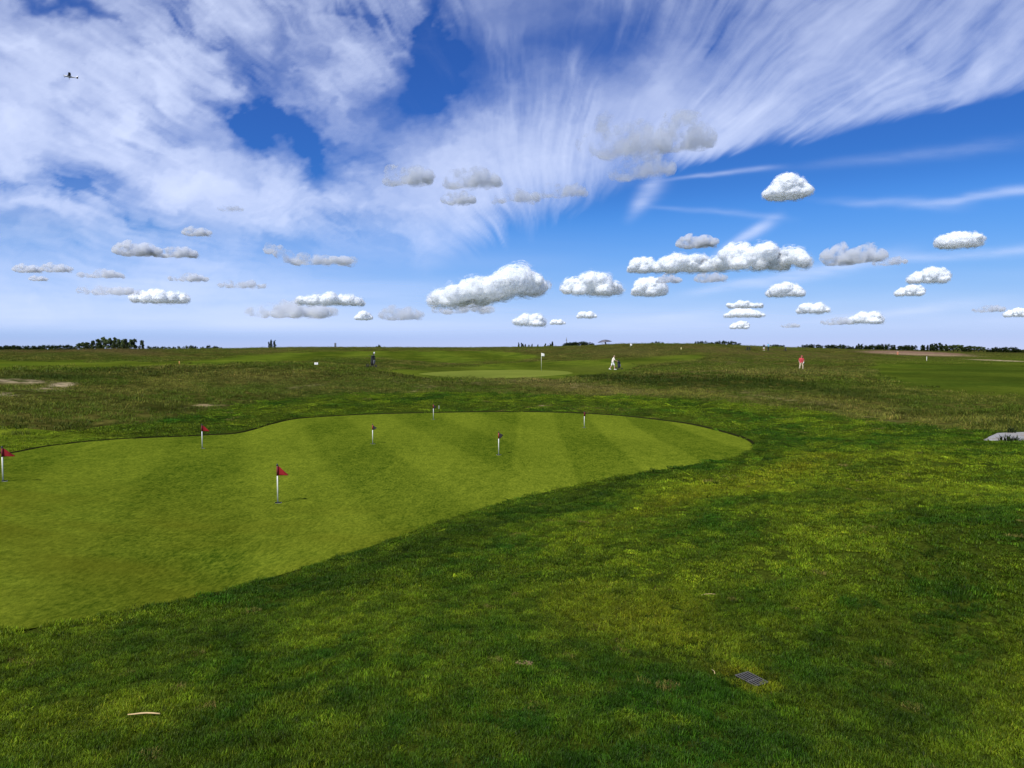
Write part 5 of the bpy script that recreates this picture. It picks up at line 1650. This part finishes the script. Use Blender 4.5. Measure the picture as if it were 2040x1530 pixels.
row([(178, 684), (200, 682), (224, 680), (240, 682), (256, 682)], 450, 'round', 15, 'dark bushy tree inside the clump on the left mound', 'dark trees in the left clump')
tree(282, 680.5, 430, 'airy', 12, 'thin see-through tree at the right end of the left clump', None, 1)
row([(298 + 8 * k, 691 - 1.5 * vnoise(k * .8, 1., 9)) for k in range(7)], 800, 'round', 10, 'tiny far tree right of the left clump', 'tiny far trees right of the left clump')
row([(357, 689.5), (368, 690), (376, 688.5), (382, 687.8), (388, 689)], 620, 'round', 10, 'dark round far tree in the small dense group', 'small dense group of far trees')
row([(404, 691), (414, 688.6), (424, 690), (432, 690), (440, 691.5)], 700, 'round', 12, 'low far tree left of the tall poplars', 'low far trees left of the poplars')
tree(535.7, 683, 300, 'poplar', 3.4, 'shortest poplar, left one of the three lone poplars', None, 0)
tree(540, 679, 300, 'poplar', 5.0, 'tallest poplar, middle one of the three lone poplars', None, 1)
tree(547, 680.2, 300, 'poplar', 5.2, 'broad poplar, right one of the three lone poplars', None, 2)
tree(756, 687.3, 330, 'round', 9, 'small dark bush on the skyline above the black golf bag', None, 1)
tree(751, 690, 330, 'round', 6, 'lowest bush on the skyline just left of a dark bush', None, 2)
row([(1033.5, 684), (1039.2, 684.2), (1042, 686), (1046.5, 687.3), (1060, 686.6), (1071.5, 687.5), (1086.3, 686), (1096.3, 685.8)], 420, 'poplar', 4.2, 'small pointed far tree above the white pin flag', 'pointed far trees above the white pin flag')
tree(1100.5, 682, 420, 'poplar', 5.2, 'largest pointed tree at the right end of the pointed row', None, 3)
row([(1053.5, 687.2), (1091.5, 687.8)], 420, 'round', 6, 'squat bush among the pointed far trees', 'squat bushes among the pointed trees')
row([(1125, 685), (1131, 682.5), (1138, 682), (1145, 682.2), (1152, 682), (1159, 681), (1166, 681.4), (1174, 682.6), (1179, 685)], 300, 'round', 12, 'dark bush in the hedge clump left of the parasol', 'hedge clump left of the parasol')
row([(1300, 682.5), (1306, 681.3), (1312, 681.6)], 300, 'round', 8, 'bush in the small clump right of the parasol', 'small bush clump right of the parasol')
tree(1320.5, 682.4, 300, 'round', 6, 'single little bush beside the small clump', None, 2)
row([(1389, 681), (1396, 680), (1403, 679.6), (1411, 683), (1420, 682), (1428, 680.3), (1436, 679.5), (1444, 680.3), (1450, 681), (1458, 680.8), (1465, 681.8), (1472, 684.6)], 320, 'round', 12, 'dark tree in the hill clump left of the crest people', 'tree clump left of the crest people')
row([(1538, 688), (1544, 687), (1550, 687), (1557, 688.2)], 330, 'round', 9, 'dark tree behind the people on the crest', 'trees behind the crest people')
row([(1594, 690.5), (1602, 688), (1610, 686), (1618, 686), (1627, 687.2), (1636, 688), (1645, 687.8), (1653, 687), (1661, 687), (1669, 688), (1678, 686.3), (1686, 689), (1694, 691), (1700, 693)], 480, 'round', 13, 'dark tree in the row above the person in red', 'tree row above the person in red')
row([(1707, 689), (1711, 686.3)], 480, 'poplar', 4.5, 'poplar of the close left pair between two tree rows', 'close poplar pair between the rows')
tree(1716.7, 686.6, 480, 'poplar', 5, 'separate poplar between two tree rows on the right', None, 2)
row([(1724, 690), (1731, 688), (1738, 687), (1747, 687), (1753, 686), (1760, 685.4), (1768, 686), (1776, 688), (1783, 690.6), (1790, 690), (1798, 689), (1806, 687.6), (1813, 688), (1819, 688.4)], 480, 'round', 13, 'dark tree in the dense row above the brown earth', 'dense row above the brown earth')
row([(1837, 688), (1841, 689), (1848, 688.8), (1854, 687), (1858, 686.6), (1862, 685.4), (1866, 686), (1873, 684.8), (1877, 687), (1885.5, 687.5)], 500, 'poplar', 5.4, 'pointed poplar in the row at the right', 'poplar row at the right')
row([(1884, 690), (1893, 690), (1900, 688.6), (1908, 689), (1916, 689.6), (1932, 690.8), (1941, 691.4), (1950, 692), (1960, 693)], 520, 'airy', 17, 'loose grey green tree in the far right hedge', 'loose trees at the far right')
row([(1922, 690), (1928, 690.5)], 480, 'round', 16, 'dense dark tree in the middle of the loose far right trees', 'dense dark trees at the far right')
row([(1973, 694), (1981, 692), (1990, 693), (2000, 692.6), (2010, 692.2), (2018, 692.6), (2026, 695), (2034, 696), (2043, 696.5)], 450, 'round', 14, 'dark tree in the last clump at the right edge', 'last tree clump at the right edge')

# ------------------------------------------------------------------ light aircraft
pa = at_dist(141, 153.5, 560)
t = thing('light_aircraft', 'small high winged propeller plane flying in the upper left sky', 'aircraft', pa)
t.rotation_euler = (0, R(-3), R(-149.4))
M_PLANE = simple_mat('plane_paint', (.72, .74, .78), .35, .05, 1)
M_PLANED = simple_mat('plane_dark', (.03, .035, .06), .4, .1, 1)
bm = bmesh.new()
st = [(4.1, .06, .02), (3.9, .30, 0), (3.2, .48, .02), (2.3, .56, .10), (1.2, .66, .22), (0, .62, .22), (-1.3, .42, .20), (-2.8, .24, .22), (-4.0, .10, .28)]
rings = []
for x, q, z in st:
    rings.append([bm.verts.new((x, math.cos(a) * q * .82, z + math.sin(a) * q)) for a in [2 * math.pi * k / 14 for k in range(14)]])
for i in range(len(rings) - 1):
    for k in range(14):
        bm.faces.new((rings[i][k], rings[i][(k + 1) % 14], rings[i + 1][(k + 1) % 14], rings[i + 1][k]))
bm.faces.new(rings[0]); bm.faces.new(rings[-1])
obj_bm('fuselage', bm, M_PLANE, t)
def foil(bm, p, chord, th, tip=None):
    pts = [(0, 0), (.1, .55), (.35, 1), (.7, .6), (1, .02), (.7, -.15), (.3, -.3), (.05, -.25)]
    return [bm.verts.new((p[0] - u * chord, p[1], p[2] + v * th)) for u, v in pts]
def wing(name, secs, mat):
    bm = bmesh.new(); rg_ = [foil(bm, *s) for s in secs]
    for i in range(len(rg_) - 1):
        for k in range(8):
            bm.faces.new((rg_[i][k], rg_[i][(k + 1) % 8], rg_[i + 1][(k + 1) % 8], rg_[i + 1][k]))
    bm.faces.new(rg_[0]); bm.faces.new(rg_[-1])
    return obj_bm(name, bm, mat, t)
wing('wing', [((1.35, -5.4, 1.02), 1.15, .10), ((1.55, -2.5, .95), 1.6, .14), ((1.6, 0, .86), 1.65, .15), ((1.55, 2.5, .95), 1.6, .14), ((1.35, 5.4, 1.02), 1.15, .10)], M_PLANED)
wing('tailplane', [((-3.25, -1.75, .32), .75, .05), ((-3.0, 0, .32), 1.1, .07), ((-3.25, 1.75, .32), .75, .05)], M_PLANED)
bm = bmesh.new()
q = [(-2.6, .3), (-3.5, 1.65), (-4.2, 1.65), (-4.05, .25)]
v0 = [bm.verts.new((x, -.05, z)) for x, z in q]; v1 = [bm.verts.new((x, .05, z)) for x, z in q]
bm.faces.new(v0); bm.faces.new(v1[::-1])
for k in range(4): bm.faces.new((v0[k], v0[(k + 1) % 4], v1[(k + 1) % 4], v1[k]))
obj_bm('fin', bm, M_PLANE, t)
for s in (-1, 1):
    bm = bmesh.new(); tube(bm, [(.9, s * .5, -.25), (.8, s * 1.25, -1.0)], .06, 6); tube(bm, [(.8, s * 1.2, -1.0), (.8, s * 1.4, -1.0)], .22, 12); obj_bm('landing_gear', bm, M_PLANED, t)
    bm = bmesh.new(); tube(bm, [(1.0, s * .5, -.2), (1.0, s * 2.6, .93)], .045, 6); obj_bm('strut', bm, M_PLANE, t)
    bm = bmesh.new(); box(bm, (1.35, s * .56, .52), (1.3, .06, .40), None, .02); obj_bm('window', bm, M_PLANED, t)
bm = bmesh.new(); tube(bm, [(3.3, 0, -.4), (3.3, 0, -1.0)], .05, 6); tube(bm, [(3.3, -.08, -1.0), (3.3, .08, -1.0)], .18, 12); obj_bm('nose_wheel', bm, M_PLANED, t)
bm = bmesh.new()
for s in (-1, 1): box(bm, (4.05, s * .1 * .0 + s * .35, s * .37), (.04, .14, 1.0), Matrix.Rotation(R(-43), 3, 'X'), .02)
obj_bm('propeller', bm, M_PLANED, t)
cy.use_denoising = True
cy.denoiser = 'OPENIMAGEDENOISE'
